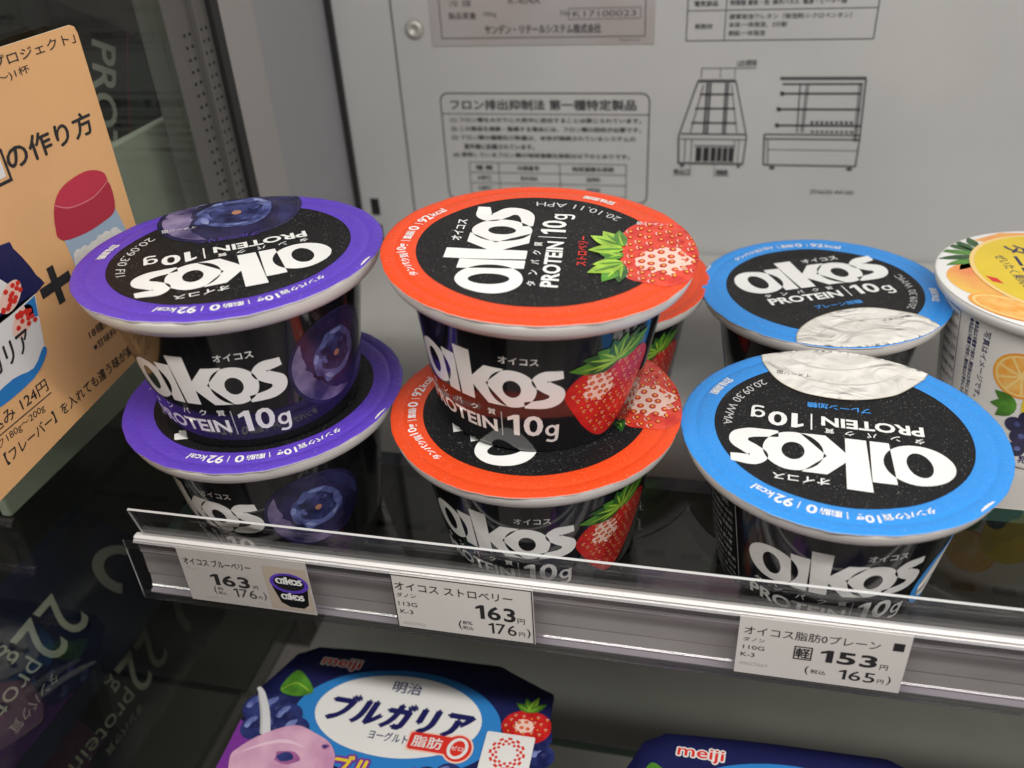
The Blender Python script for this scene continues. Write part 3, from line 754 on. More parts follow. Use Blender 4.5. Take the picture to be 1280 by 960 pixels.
# ------------------------------------------------------------------ square yogurt packs on the lower shelf
ZL = -.172
def build_packs():
    ox, oy = -111.0, 190.0
    out = [(-62, 22), (-53, 42), (-44.6, 47.2), (-14, 49.5), (37, 50.7), (62.2, 39.8), (64.0, 10), (62, -38), (52, -50), (-48, -50), (-60, -40), (-62.2, 0)]
    P = lambda x, y: (x - ox, y - oy)
    a = Art()
    ring = smooth_pts([q for p, n in zip(out, out[1:] + out[:1]) for q in (p, tuple(p[d] * .82 + n[d] * .18 for d in (0, 1)), tuple(p[d] * .18 + n[d] * .82 for d in (0, 1)))], 2, True)
    a.poly([P(-173.5, 196), P(-158, 191), P(-150, 140), P(-172, 146)], 'pack_purple', 1)
    a.poly(ell(*P(-110.0, 206.5), 43.5, 24.8, R(3), 64), 'pack_blue', 1)
    # berries at both sides
    for i, (x, y, r) in enumerate([(-169, 203, 6.5), (-161.5, 203.5, 6.8), (-154.5, 200.5, 6.2), (-149, 195, 6), (-166, 194, 6), (-158, 194, 6), (-60, 196, 6), (-52, 209, 6.2), (-48.5, 201, 5), (-82, 186, 6), (-90, 183, 6)]):
        a.poly(ell(*P(x, y), r, r, 0, 28), 'fruit_blue', 3 + (i % 4) * .8)
        a.poly(smooth_pts([P(x + r * k * math.cos(R(q)), y + r * k * math.sin(R(q))) for q, k in ((100, .8), (140, .85), (185, .8), (200, .5), (150, .4), (110, .45))], 4, True), 'fruit_bloom', 3.4 + (i % 4) * .8)
        a.poly([P(x + r * (.15 + .30 * (1 if q % 2 else .6) * math.cos(q * PI / 5)), y + r * (.1 + .30 * (1 if q % 2 else .6) * math.sin(q * PI / 5))) for q in range(10)], 'bilberry_dark', 3.5 + (i % 4) * .8)
    a.poly(smooth_pts([P(-163.5, 212.5), P(-162.5, 220), P(-159.5, 223.5), P(-153, 219), P(-149, 213.5), P(-156, 210.5)], 4, True), 'leaf_mid', 4)
    a.poly(stroke([P(-163, 212.8), P(-158, 217), P(-151, 214)], .5, 4), 'leaf_light', 5)
    sb = [(-67, 212), (-65, 217), (-60, 219.8), (-53, 219.8), (-48, 217), (-47.2, 211), (-51, 206.5), (-58, 205), (-64.5, 208)]
    strawberry(a, [P(*p) for p in sb], P(-57, 219.5), [(150, 7, 3, 'leaf_mid', 0), (110, 7, 3, 'leaf_mid', 0), (70, 8, 3, 'leaf_light', 0), (35, 8, 3, 'leaf_mid', 0)], 6, .5, (*P(-58, 213), 4.5, 3.2, 0), 3.2, 2.4, 'berry_red')
    a.poly(ell(*P(-109.8, 209.0), 35.0, 19.3, R(2), 64), 'pack_white', 8)
    a.halo('meiji', 'pack_white', 8, *P(-151.3, 226.6), 6.0, 17.4, .55, bold=.014, shear=.10)
    a.text('meiji', 'ink_red', 9.2, *P(-151.3, 226.6), 6.0, 17.4, bold=.014, shear=.10)
    a.text('明治', 'navy_text', 9, *P(-116.0, 219.6), 5.6, 12.4, bold=.014)
    a.text('ブルガリア', 'navy_text', 9, *P(-140.0, 202.8), 12.2, 59.5, bold=.058, shear=.22)
    a.text('ヨーグルト', 'navy_text', 9, *P(-118.4, 196.6), 4.2, 16.2, bold=.014)
    for m, l, b in (('ink_red', 10, 1.2), ('berry_pale', 9, 1.9)):
        a.poly(rrect(*P(-100.5 - b, 196.2 - b), *P(-84 + b, 201.6 + b), 1.4), m, l)
        a.poly(ell(*P(-81.5, 198.4), 4.3 + b, 4.6 + b, -.3, 30), m, l)
    a.text('脂肪', 'pack_white', 11, *P(-100.2, 196.4), 5.0, 12.2, bold=.016)
    a.poly([ell(*P(-81.5, 198.4), 4.0, 4.8, -.35, 30), ell(*P(-81.5, 198.4), 2.7, 3.6, -.35, 30)], 'pack_white', 11)
    a.text('ゼロ', 'pack_white', 11, *P(-84.2, 197.4), 1.9, 5.0, bold=.01)
    a.halo('ブルーベリー', 'pack_purple', 9, *P(-128.2, 178.5), 9.4, 50, 1.0, bold=.02, shear=.12)
    a.text('ブルーベリー', 'yellow_ink', 10.4, *P(-128.2, 178.5), 9.4, 50, bold=.024, shear=.12)
    # spoon with pink yogurt
    a.poly(stroke([P(-173.2, 212), P(-170, 209), P(-164.5, 201), P(-160.5, 193), P(-158, 186)], [1.4, 2.6, 3.2, 3.4, 4], 5), 'spoon_pale', 11)
    a.poly(stroke([P(-171.6, 209), P(-166, 200), P(-161.8, 191)], [.5, .9, .9], 5), 'spoon_grey', 12)
    a.poly(smooth_pts([P(-169, 178), P(-167.4, 184), P(-160.7, 191), P(-149.6, 196.9), P(-140, 195), P(-132, 191.5), P(-127.2, 184), P(-128, 170), P(-140, 160), P(-160, 164)], 5, True), 'pink', 13)
    for x, y, r in ((-147, 182.5, 5.2), (-133.5, 190.0, 1.7)):
        rq = random.Random(int(r * 10))
        a.poly(smooth_pts([P(x + r * rq.uniform(.75, 1.15) * math.cos(q * PI / 5), y + r * .7 * rq.uniform(.7, 1.15) * math.sin(q * PI / 5)) for q in range(10)], 4, True), 'pink_dark', 14)
        a.poly(smooth_pts([P(x - r * .1 + r * rq.uniform(.4, .75) * math.cos(q * PI / 4), y + r * .45 * rq.uniform(.6, 1.1) * math.sin(q * PI / 4)) for q in range(8)], 4, True), 'fruit_blue', 14.6)
    for pts, w in (([(-166, 182), (-158, 187), (-150, 189.5), (-141, 188)], [.2, 1.4, 1.6, .2]), ([(-160, 176), (-152, 172), (-140, 174), (-132, 180)], [.2, 1.2, 1.4, .2])):
        a.poly(stroke([P(*p) for p in pts], w, 6), 'pink_fold', 13.6)
    a.poly(rrect(*P(-71.8, 188), *P(-52.3, 208.3), 1), 'pack_white', 12)
    for k in range(24):
        t0 = 2 * PI * k / 24
        for j in range(3):
            if (k + j) % 2: continue
            r0 = 3.8 + j * 1.15; r1 = r0 + 1.1; d = PI / 24 * .95
            cx, cy = P(-62, 199.6)
            a.poly([(cx + r * math.cos(t), cy + r * math.sin(t)) for r, t in ((r0, t0 - d), (r1, t0 - d), (r1, t0 + d), (r0, t0 + d))], 'ink_red', 13)
    def tub(bm):
        prof = [(1.0, 0.0), (.985, -3.0), (.93, -5.5), (.90, -7.0), (.80, -70), (.77, -81.5)]
        pr = None
        for s, z in prof:
            row = [bm.verts.new((x * s / 1000, y * s / 1000, z / 1000)) for x, y in ring]
            if pr:
                for i in range(len(row)):
                    f = bm.faces.new((pr[i], row[i], row[(i + 1) % len(row)], pr[(i + 1) % len(row)])); f.smooth = True
            pr = row
        bm.faces.new(pr[::-1])
    LBL = ['navy square lidded blueberry yogurt pack on the lower shelf, its whole emblem in view', 'navy lidded yogurt pack at the bottom edge, cut off below its red lettering']
    proto = None
    for i, (dx, dy) in enumerate(((0, 0), (153.5, -17.5))):
        t = thing('yogurt_pack', LBL[i], 'yogurt pack', ((ox + dx) / 1000, (oy + dy) / 1000, ZL + .0002), None, 'square yogurt packs on the lower shelf')
        if proto is None:
            bm = bmesh.new(); tub(bm); t1 = link('tub', bm, ['pack_white'], t, False, (0, 0, .0815))
            bm = bmesh.new(); mats = ['navy_ink']
            def zz(x, y): return .00035 + .0004 * noise.noise(Vector((x * .05, y * .05, 1.3)))
            top = [bm.verts.new((x / 1000, y / 1000, zz(x, y))) for x, y in ring]; bot = [bm.verts.new((x / 1000, y / 1000, -.0006 + zz(x, y))) for x, y in ring]
            c = [[bm.verts.new((x * s / 1000, y * s / 1000, zz(x * s, y * s))) for x, y in ring] for s in (.85, .65, .45, .25, .05)]
            seq = [bot, top] + c
            for p, q in zip(seq, seq[1:]):
                for k in range(len(p)):
                    f = bm.faces.new((p[k], p[(k + 1) % len(p)], q[(k + 1) % len(p)], q[k])); f.smooth = True
            a.build(bm, mats, lambda x, y, l: (x / 1000, y / 1000, zz(x, y) + .00006 * l + .00012), cell=6)
            t2 = link('lid', bm, mats, t, False, (0, 0, .0822))
            proto = (t1, t2)
        else:
            for o in proto:
                c = o.copy(); COL.objects.link(c); c.parent = t

# ------------------------------------------------------------------ case: walls, shelf, rail
XG = -.2125; D = .479
def build_case():
    bm = bmesh.new(); add_box(bm, XG - .004, .55, D, D + .02, -.40, .45)
    struct(link('back_wall', bm, ['wall_panel']))
    bm = bmesh.new(); add_box(bm, XG - .02, XG, .3975, D - .0005, -.40, .45)
    struct(link('side_wall', bm, ['side_panel']))
    bm = bmesh.new(); add_box(bm, XG + .0003, XG + .0035, D - .0032, D - .0003, -.17, .45)
    tag(link('corner_seal', bm, ['gasket']), 'black rubber seal running down the back corner of the case', 'seal')
    bm = bmesh.new(); add_box(bm, XG - .02, XG + .0004, .3665, .3972, -.40, .45, 0, .0006)
    tag(link('corner_trim', bm, ['side_strip']), 'beige vertical trim strip between the metal upright and the grey side wall', 'trim')
    # metal upright
    t = thing('metal_upright', 'dark perforated metal upright closing the rear edge of the side glass', 'upright', (XG, .345, -.40))
    bm = bmesh.new()
    for y0, y1, dx in ((.3252, .3335, 0), (.3340, .3462, -.0014), (.3482, .3596, -.0014)): add_box(bm, -.012, dx, y0 - .345, y1 - .345, 0, .85)
    add_box(bm, -.012, .0006, .3462 - .345, .3482 - .345, 0, .85)
    link('channel', bm, ['steel'], t)
    bm = bmesh.new()
    for k in range(32):
        for yy in (.3385, .3425, .3520, .3560):
            z = .40 + k * .0048
            add_box(bm, -.00135, -.00115, yy - .345 - .0007, yy - .345 + .0007, z, z + .0012)
    link('holes', bm, ['gasket'], t)
    bm = bmesh.new(); add_box(bm, -.012, .0008, .3600 - .345, .3662 - .345, 0, .85)
    link('gasket', bm, ['gasket'], t)
    # side glass
    bm = bmesh.new(); add_box(bm, XG - .004, XG - .0002, .02, .3249, -.40, .45)
    tag(link('side_glass', bm, ['clear_glass']), 'clear glass end panel at the left with the orange card on it', 'glass panel')
    # slotted strip on the back wall
    bm = bmesh.new()
    for k in range(17):
        z = .0224 - .0169 * k
        add_box(bm, -.2030, -.1978, D - .0006, D - .0001, z - .0052, z + .0052, 0)
    tag(link('bracket_slots', bm, ['hole']), 'column of black bracket slots low in the back wall at the left', 'slots')
    bm = bmesh.new(); add_box(bm, -.1755, -.1748, D - .0005, D - .0001, -.17, .45)
    tag(link('panel_seam', bm, ['print_ink']), 'thin vertical joint line in the back wall left of the bolt', 'seam')
    bm = bmesh.new()
    rg = lathe(bm, [(.0052, 0), (.0050, .0012), (.0036, .0022), (.0022, .0024), (.0018, .0012), (.0001, .0012)], 24)
    b = link('wall_bolt', bm, ['steel_light'], None, True, (-.163, D - .0001, .1248)); b.rotation_euler = (R(90), 0, 0)
    tag(b, 'small round steel bolt in the back wall left of the metal plate', 'bolt')
    # shelves
    for i, (z, lab) in enumerate(((0.0, 'upper glass shelf with a grey rear plate carrying the yogurt cups and price rail'), (ZL, 'lower glass shelf with a slotted grey rear plate under the navy packs'))):
        t = thing('glass_shelf', lab, 'shelf', (0, .192, z), None, 'shelves of the chilled case')
        bm = bmesh.new(); fs = add_box(bm, -.190 - i * .012, .55, .1975 - .192, .2676 - .192, -.006, 0)
        for f in fs:
            f.material_index = 1 if abs(f.normal.x) > .5 or False else 0
        bm.normal_update()
        for f in fs: f.material_index = 1 if abs(f.normal.z) < .5 else 0
        link('glass_sheet', bm, ['shelf_glass', 'glass_edge'], t)
        bm = bmesh.new(); add_box(bm, -.205, .55, .2680 - .192, .4770 - .192, -.004, -.0002, 0, .0006)
        link('rear_plate', bm, ['rear_plate'], t)
        if i:
            bm = bmesh.new()
            for k in range(-9, 22):
                x = k * .0222 - .0025
                add_box(bm, x, x + .0125, .405 - .192, .4105 - .192, -.00018, .0001)
            link('slots', bm, ['hole'], t)
        x0, x1 = -.1880, .55
        rail = thing('r', 'r', 'r'); bpy.data.objects.remove(rail)
        bm = bmesh.new()
        prof = [(.0010, -.0106), (.0016, -.0060), (.0012, -.0052), (.0016, .0040), (.0011, .0050), (.0010, .0100), (-.0004, .0104), (-.0010, .0110), (-.0004, .0116), (.0004, .0119), (.0000, .0124), (.0012, .0128), (.0028, .0126), (.0030, .0020), (.0030, -.0120), (.0014, -.0130), (-.0006, -.0130), (-.0012, -.0126), (-.0006, -.0121), (.0006, -.0118), (.0004, -.0110)]
        fs = extrude_profile(bm, prof, x0, x1, 0)
        for k in (5, 6, 7, 10, 11): fs[k].material_index = 1
        for k in (14, 15, 16, 17, 18, 19, 20): fs[k].material_index = 2
        link('price_rail', bm, ['rail_grey', 'rail_highlight', 'rail_lilac'], t)
        bm = bmesh.new()
        fs = extrude_profile(bm, [(.0016, .0128), (.0024, .0128), (-.0006, .0268), (-.0014, .0266)], x0 + .003, x1, 0)
        fs[2].material_index = 1; fs[4].material_index = 1
        g = link('guard', bm, ['clear_acrylic', 'acrylic_edge'], t)
        bm = bmesh.new()
        fs = extrude_profile(bm, [(-.0038, -.0130), (-.0034, -.0130), (-.0034, .0146), (-.0038, .0146)], x0 - .001, x1, 0)
        fs[4].material_index = 1
        for zz_, h_ in ((.0140, .0007), (.0118, .0004), (-.0122, .0006), (-.0100, .0003)):
            fs = extrude_profile(bm, [(-.0042, zz_ - h_), (-.0034, zz_ - h_), (-.0034, zz_ + h_), (-.0042, zz_ + h_)], x0 - .001, x1, 2)
        link('clear_cover', bm, ['clear_acrylic', 'acrylic_edge', 'bead'], t)

def flat_thing(name, label, cat, org, eu, ev, w0, w1, h0, h1, th, base, art, group=None, edge=None, outline=None):
    """thin printed sheet: art in mm in the (eu, ev) plane, sheet thickness th behind the face"""
    n = Vector(eu).cross(Vector(ev)); O = Vector(org); eu, ev = Vector(eu), Vector(ev)
    bm = bmesh.new(); mats = [base, edge or base]
    c = outline or rect(w0, h0, w1, h1)
    F = lambda x, y, d: eu * (x / 1000) + ev * (y / 1000) + n * d
    if base:
        top = [bm.verts.new(F(x, y, 0)) for x, y in c]; bot = [bm.verts.new(F(x, y, -th)) for x, y in c]
        bm.faces.new(top); bm.faces.new(bot[::-1])
        for i in range(len(c)):
            f = bm.faces.new((top[i], bot[i], bot[(i + 1) % len(c)], top[(i + 1) % len(c)])); f.material_index = 1
    else: mats = []
    art.build(bm, mats, lambda x, y, l: F(x, y, .00006 + l * .00005))
    o = link(name, bm, mats, None, False, O)
    return tag(o, label, cat, group)

def build_labels():
    def lab(x, art, label, w=47.2, base='label_paper', tilt=0):
        return flat_thing('price_label', label, 'price label', (x * .9885 + .0014, .1874, .0031), (1, 0, -tilt), (0, 0, 1), 0, w, -12.4, 12.0, .0003, base, art, 'price labels in the shelf rail')
    a = Art()
    a.text('オイコス ブルーベリー', 'black_ink', 1, 1.5, 5.0, 3.2, 25, bold=.004); a.text('ダノン', 'ink_grey', 1, 2.0, 2.6, 1.5)
    a.text('113G', 'ink_grey', 1, 21, 1.6, 1.5)
    a.num('163', 'black_ink', 1, 10.0, -3.6, 5.2, 14.5, .022); a.text('円', 'print_ink', 1, 25.6, -3.6, 1.8)
    a.text('(', 'print_ink', 1, 10.0, -8.3, 4.0); a.text('8%', 'print_ink', 1, 11.6, -5.9, 1.3); a.text('税込', 'print_ink', 1, 11.4, -8.0, 1.4)
    a.num('176', 'print_ink', 1, 17.5, -8.2, 4.0, 8.5, .0); a.text('円', 'print_ink', 1, 26.6, -8.0, 1.4); a.text(')', 'print_ink', 1, 28.6, -8.3, 4.0)
    a.text('45207052', 'ink_grey', 1, 6, -10.6, 1.2); a.text('K-3', 'ink_grey', 1, 26, -10.6, 1.2)
    a.poly(rect(31, -11.2, 46.6, 8.6), 'label_photo', 1)
    a.poly([(33, -.5), (35, -8), (38, -9.8), (43, -9.8), (45.0, -8), (46, -.5)], 'cup_black', 2)
    a.poly(ell(39.6, 1.6, 7.0, 4.6, 0, 32), 'film_purple', 3); a.poly(ell(39.6, 1.8, 5.6, 3.5, 0, 32), 'film_black', 4)
    put_wordmark(a, 34.8, 1.2, 9.6, 2.6, 'film_white', 5); put_wordmark(a, 35.4, -6.2, 8.4, 2.6, 'film_white', 3)
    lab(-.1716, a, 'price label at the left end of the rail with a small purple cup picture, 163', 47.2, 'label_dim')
    a = Art()
    a.text('オイコス ストロベリー', 'black_ink', 1, 1.0, 5.3, 3.4, 39, bold=.002); a.text('ダノン', 'print_ink', 1, 1.2, 2.0, 2.0, 6.6)
    a.text('113G', 'print_ink', 1, 1.4, -2.0, 1.9, 6.4); a.text('K-3', 'print_ink', 1, 1.6, -5.6, 1.9, 4.4); a.text('45207052', 'ink_grey', 1, 1.8, -10.6, 1.3, 8.0)
    a.num('163', 'black_ink', 1, 27.6, -3.4, 6.2, 13.0, .020); a.text('円', 'black_ink', 1, 41.2, -3.6, 2.4)
    a.text('(', 'black_ink', 1, 21.3, -9.8, 4.4); a.text('8%', 'black_ink', 1, 22.8, -7.0, 1.5, 3.2); a.text('税込', 'print_ink', 1, 22.6, -9.4, 1.7, 3.6)
    a.num('176', 'black_ink', 1, 31.4, -9.6, 4.8, 9.2, .0); a.text('円', 'print_ink', 1, 41.4, -9.4, 2.0); a.text(')', 'black_ink', 1, 44.0, -9.8, 4.4)
    a.poly(frame(0, -12.3, 46.4, 11.8, .35), 'black_ink', 1)
    lab(-.0942, a, 'price label in the middle of the rail with a black border, 163', 46.6)
    a = Art()
    a.text('オイコス脂肪0プレーン', 'black_ink', 1, 1.6, 4.8, 3.6, 38.0); a.text('ダノン', 'print_ink', 1, 1.6, 1.9, 1.8, 6.2)
    a.text('110G', 'print_ink', 1, 1.8, -1.5, 1.7, 6.2); a.text('K-3', 'print_ink', 1, 1.4, -4.8, 1.8, 4.0); a.text('49627664', 'ink_grey', 1, 1.2, -8.6, 1.5, 8.4)
    a.poly(rect(43.0, 5.4, 46.0, 8.6), 'black_ink', 1)
    a.poly([rect(16.4, -3.2, 21.6, 2.4), rect(16.8, -2.8, 21.2, 2.0)], 'black_ink', 1); a.text('軽', 'black_ink', 1, 17.0, -2.5, 4.2, 4.0, bold=.014)
    a.num('153', 'black_ink', 1, 24.0, -3.0, 5.2, 15.8, .026); a.text('円', 'black_ink', 1, 40.8, -3.2, 2.2)
    a.text('(', 'black_ink', 1, 20.4, -9.4, 3.8); a.text('税込', 'black_ink', 1, 22.0, -8.6, 1.8, 4.4)
    a.num('165', 'black_ink', 1, 30.0, -9.4, 4.2, 10.2, .002); a.text('円', 'print_ink', 1, 41.0, -9.2, 1.8); a.text(')', 'black_ink', 1, 43.6, -9.4, 3.8)
    lab(.0160, a, 'price label at the right of the rail with a small black square, 153', 47.6)

def build_card():
    O = (-.2080, 0, 0)
    a = Art()
    K = lambda s, x, y, h, w, b=.004, m='black_ink', sk=0: a.text(s, m, 1, x, y, h, w, bold=b, rot=sk)
    K('「ボウル+スワンプロジェクト」', 183, 161.8, 3.4, 82.4, .008)
    K('(大さじ(山盛り)と〜)1杯', 186, 157.6, 2.8, 54.6, .006)
    K('の作り方', 219.0, 133.6, 7.4, 42.0, .028)
    a.poly([rect(176, 131.2, 218.6, 141.2), rect(177, 132.2, 217.6, 140.2)], 'black_ink', 1)
    a.poly(rect(178.0, 133.2, 216.6, 139.2), 'pack_white', 1)
    a.text('プロテイン', 'black_ink', 2, 182, 134.0, 4.6, 31, bold=.02)
    # jar of powder
    a.poly([(231.2, 99), (230.2, 108.5), (259.2, 107.2), (261.8, 96.0), (259, 84), (236, 84), (231, 92)], 'jar_blue', 1)
    a.poly(smooth_pts([(231.6, 118.6), (238, 122.4), (250, 123.2), (258, 120.5), (259.8, 116.8), (259.0, 106.4), (250, 104.6), (238, 105.0), (228.4, 108.0), (229.4, 113)], 4, True), 'cap_red', 2)
    a.poly(smooth_pts([(231.4, 118.2), (238, 114.8), (250, 113.9), (259.6, 116.6), (259.0, 106.4), (250, 104.6), (238, 105.0), (228.4, 108.0)], 4, True), 'cap_red_dark', 3)
    a.poly(stroke([(231.4, 118.2), (238, 115.0), (250, 114.1), (259.6, 116.6)], .5, 5), 'cap_line', 4)
    pw = [(232.6, 84), (231.4, 97)] + [(232.2 + i * 2.05, 100.6 + (.7 if i % 2 else 0) + .4 * math.sin(i)) for i in range(13)] + [(259.6, 97), (256.5, 84)]
    a.poly(pw, 'jar_powder', 2)
    a.poly([(218.6, 95.1 + 6.6), (221.8, 95.1 + 6.6), (221.8, 97.0), (227.6, 97.0), (227.6, 93.6), (221.8, 93.6), (221.8, 88.6), (218.6, 88.6), (218.6, 93.6), (212.8, 93.6), (212.8, 97.0), (218.6, 97.0)], 'black_ink', 2)
    # picture of a yogurt pack
    a.poly(smooth_pts([(165, 118), (204.5, 116), (209, 113), (213.8, 101.8), (211.6, 96.8), (165, 96)], 3, True), 'navy_ink', 1)
    a.poly([(166, 97), (210.6, 97), (206.2, 79), (197, 73.5), (170, 73)], 'pack_white', 1)
    a.poly([(166, 113), (196, 112), (203, 103), (196, 98), (166, 97)], 'pack_white', 2); a.poly([(166, 116), (190, 115), (199, 108), (192, 112), (166, 112.5)], 'pack_blue', 3)
    rnd = random.Random(2)
    for cx, cy in ((201, 100.5), (202, 91.5)):
        a.poly(ell(cx, cy, 6.0, 3.4, .5, 20), 'berry_pale', 3)
        for i in range(16): a.poly(ell(cx + rnd.uniform(-5, 5), cy + rnd.uniform(-2.8, 2.8), 1.0, .8, 0, 8), 'ink_red', 4 + i * .15)
    a.poly([(204.5, 95.6), (210, 96.4), (208.5, 90.0), (205, 91)], 'pack_blue', 3)
    a.poly(smooth_pts([(178, 76), (190, 77.5), (199, 76), (205.6, 80), (206.2, 77.5), (197.5, 73.0), (180, 72.6)], 3, True), 'pack_blue', 2)
    a.text('ブルガリア', 'black_ink', 4, 170.5, 80.5, 7.4, 31, bold=.02, rot=R(4), shear=.15)
    a.text('込み 124円', 'black_ink', 1, 175, 66.2, 4.6, 26.5, bold=.006)
    a.poly(rect(168, 64.6, 202, 65.0), 'black_ink', 1)
    a.text('1パック180g〜200g', 'black_ink', 1, 166, 60.6, 3.4, 31, bold=.0)
    a.text('プレーン【フレーバー】を入れても違う味が楽しめます', 'black_ink', 1, 156.5, 54.6, 4.4, 105, bold=.010)
    a.text('18種類の味', 'black_ink', 1, 226.5, 71.0, 3.2, 22, bold=.004); a.text('※甘味料不使用', 'black_ink', 1, 226.5, 66.0, 3.0, 24, bold=.004)
    outl = [(120, 43.5), (267.5, 53.0), (267.6, 164.2), (266.8, 166.4), (265.0, 167.2), (120, 166.6)]
    flat_thing('recipe_card', 'orange cardboard recipe card with black lettering and a red-capped jar, on the side glass', 'card', O, (0, 1, 0), (0, 0, 1), 0, 0, 0, 0, .0006, 'card_paper', a, None, 'card_edge', outl)

def build_wall_prints():
    E = dict(eu=(1, 0, 0), ev=(0, 0, 1)); Y = D - .0002
    ink = 'print_ink'
    # metal rating plate
    a = Art()
    a.poly(frame(-148, 119.5, -38.5, 200, .5), ink, 1)
    a.text('冷 媒', ink, 1, -142, 135.5, 3.4, 12); a.text('R-404A', ink, 1, -110, 136.2, 3.2, 17); a.text('消費電力', ink, 1, -142, 145, 3.4, 15); a.text('980W', ink, 1, -110, 145, 3.2)
    a.text('製品質量', ink, 1, -143, 129.3, 3.4, 15, bold=.01); a.text('190kg', ink, 1, -124, 129.8, 3.0); a.text('No', ink, 1, -82.5, 130.2, 2.8)
    a.poly(frame(-78.5, 128.2, -41, 133.8, .35), ink, 1); a.text('K17100023', ink, 2, -76, 129.5, 3.0, 32.5)
    a.text('サンデン・リテールシステム株式会社', ink, 1, -123.5, 121.6, 4.6, 62, bold=.03)
    a.text('ZN620-44153', ink, 1, -52, 117.3, 1.3)
    flat_thing('rating_plate', 'shiny metal rating plate at the top of the back wall', 'plate', (0, Y - .0004, 0), E['eu'], E['ev'], -153.5, -34, 115.8, 205, .0004, 'plate_metal', a)
    # specification table
    a = Art()
    a.poly([rect(-18, 116.8, 73, 200), rect(-17.5, 117.3, 1.0, 131.2), rect(1.4, 117.3, 72.5, 131.2), rect(-17.5, 131.6, 1.0, 199.5), rect(1.4, 131.6, 72.5, 199.5)], ink, 1)
    a.text('電気部品', ink, 1, -14.5, 133.4, 2.6, 11.5, bold=.015); a.text('制御盤 基板・他  操作パネル  電源・ヒーター線', ink, 1, 3, 133.6, 2.6, 55, bold=.01)
    a.text('断熱材', ink, 1, -13.5, 122.6, 2.6, 8.5, bold=.015)
    for s, y, w in (('硬質発泡ウレタン〔発泡剤:シクロペンタン〕', 127.0, 58), ('本体:一体発泡、3分割', 123.2, 28), ('側板:一体発泡', 119.2, 18)): a.text(s, ink, 1, 3, y, 2.6, w, bold=.01)
    flat_thing('specification_table', 'black-ruled specification table at the top right of the back wall', 'sign', (0, Y, 0), E['eu'], E['ev'], -19.5, 74.5, 115.5, 201, .0003, None, a)
    # regulation notice
    a = Art()
    a.poly([rrect(-152.5, 28.5, -35.0, 91.0, 4.5), rrect(-151.8, 29.2, -35.7, 90.3, 4.0)], ink, 1); a.poly(rect(-151.8, 79.0, -35.7, 79.5), ink, 1)
    a.text('フロン排出抑制法 第一種特定製品', ink, 1, -146.5, 81.6, 5.6, 104, bold=.030)
    for s, x, y, w in (('(1) フロン類をみだりに大気中に放出することは禁じられています。', -147.5, 74.2, 108), ('(2) この製品を廃棄・整備する場合には、フロン類の回収が必要です。', -147.5, 69.2, 108), ('(3) フロン類の種類及び数量は、本体が接続されているシステムの', -147.5, 64.2, 105), ('室外機に記載されています。', -140.5, 59.2, 41), ('(4) 使用しているフロン類の地球温暖化係数は以下のとおりです。', -147.5, 54.2, 102)):
        a.text(s, ink, 1, x, y, 3.1, w, bold=.030)
    g = [rect(-138.5, 32, -47, 51.6)]
    for x0, x1 in ((-138.1, -121), (-120.6, -85.2), (-84.8, -47.4)):
        for y0, y1 in ((45.6, 51.2), (39.4, 45.2), (32.4, 39.0)): g.append(rect(x0, y0, x1, y1))
    a.poly(g, ink, 1)
    for s, x, y, w in (('種 類', -134.5, 47, 10), ('冷媒番号', -110, 47, 13), ('地球温暖化係数', -78, 47, 24), ('HFC', -133.5, 40.9, 8), ('R410A', -108, 40.9, 10), ('2090', -70, 40.9, 8), ('HFC', -133.5, 34.6, 8), ('R404A', -108, 34.6, 10), ('3920', -70, 34.6, 8)):
        a.text(s, ink, 1, x, y, 2.8, w, bold=.026)
    flat_thing('regulation_notice', 'grey notice with a rounded black border and small table, behind the red lids', 'sign', (0, Y, 0), E['eu'], E['ev'], -154.5, -33, 26.5, 93, .0003, None, a)
    # front view drawing
    a = Art()
    def L(p, q, w=.55): a.poly(line(*p, *q, w), ink, 1)
    w = .8
    L((-10.5, 97), (11.5, 97), 1.6); L((-10.5, 97), (-19.2, 68), w); L((11.5, 97), (21.8, 68), w); L((-19.2, 68), (-18.6, 52.5), 1.0); L((21.8, 68), (20.8, 52.5), 1.0); L((-18.6, 53), (20.8, 53), 1.2)
    L((-7.6, 95), (-13.0, 70)); L((8.8, 95), (15, 70)); L((-18, 69.2), (21, 69.2), .9); L((-18, 66.4), (21, 66.4), .6)
    for y, h in ((90.2, 10), (82.8, 12), (75.2, 13.6)): L((-h + .8, y), (h + .6, y), 1.0)
    for x in (-5.6, -4.0, 5.0, 6.6): L((x, 96), (x * 1.05, 69.5), 1.1)
    for x in (-15.5, -12, 14, 17): L((x, 66), (x, 54), .5)
    for k in range(6): a.poly(rect(-9.6 + k * 4.0, 54.2, -6.4 + k * 4.0, 62), 'black_ink', 1)
    L((-10.5, 62.8), (14.6, 62.8), .6)
    for x in (-16.5, 18): a.poly(ell(x, 51.6, 1.3, .9, 0, 10), ink, 1)
    for x in (-9, .8, 10.5): L((x, 98.4), (x, 103.4), .4)
    L((-9, 103.4), (24, 103.4), .4); a.text('LED照明', ink, 1, 11.5, 104.2, 3.2, 12.5, bold=.012)
    L((-12, 53), (-12, 46.2), .35); L((1.2, 53), (1.2, 46.2), .35); L((-21, 46.2), (-12, 46.2), .35); L((1.2, 46.2), (12, 46.2), .35)
    a.text('吸込口', ink, 1, -20.8, 46.8, 2.9, 8.2, bold=.03); a.text('凝縮器', ink, 1, 2.4, 46.8, 2.9, 8.6, bold=.03)
    a.items = [([((p[0] * .76 if p[0] > 0 else p[0]), p[1]) for p in v], f, m, l) for v, f, m, l in a.items]
    flat_thing('front_view_drawing', 'black line drawing of the display case from the front, on the back wall', 'drawing', (0, Y, 0), E['eu'], E['ev'], -23.5, 26, 43, 110, .0003, None, a)
    a = Art()
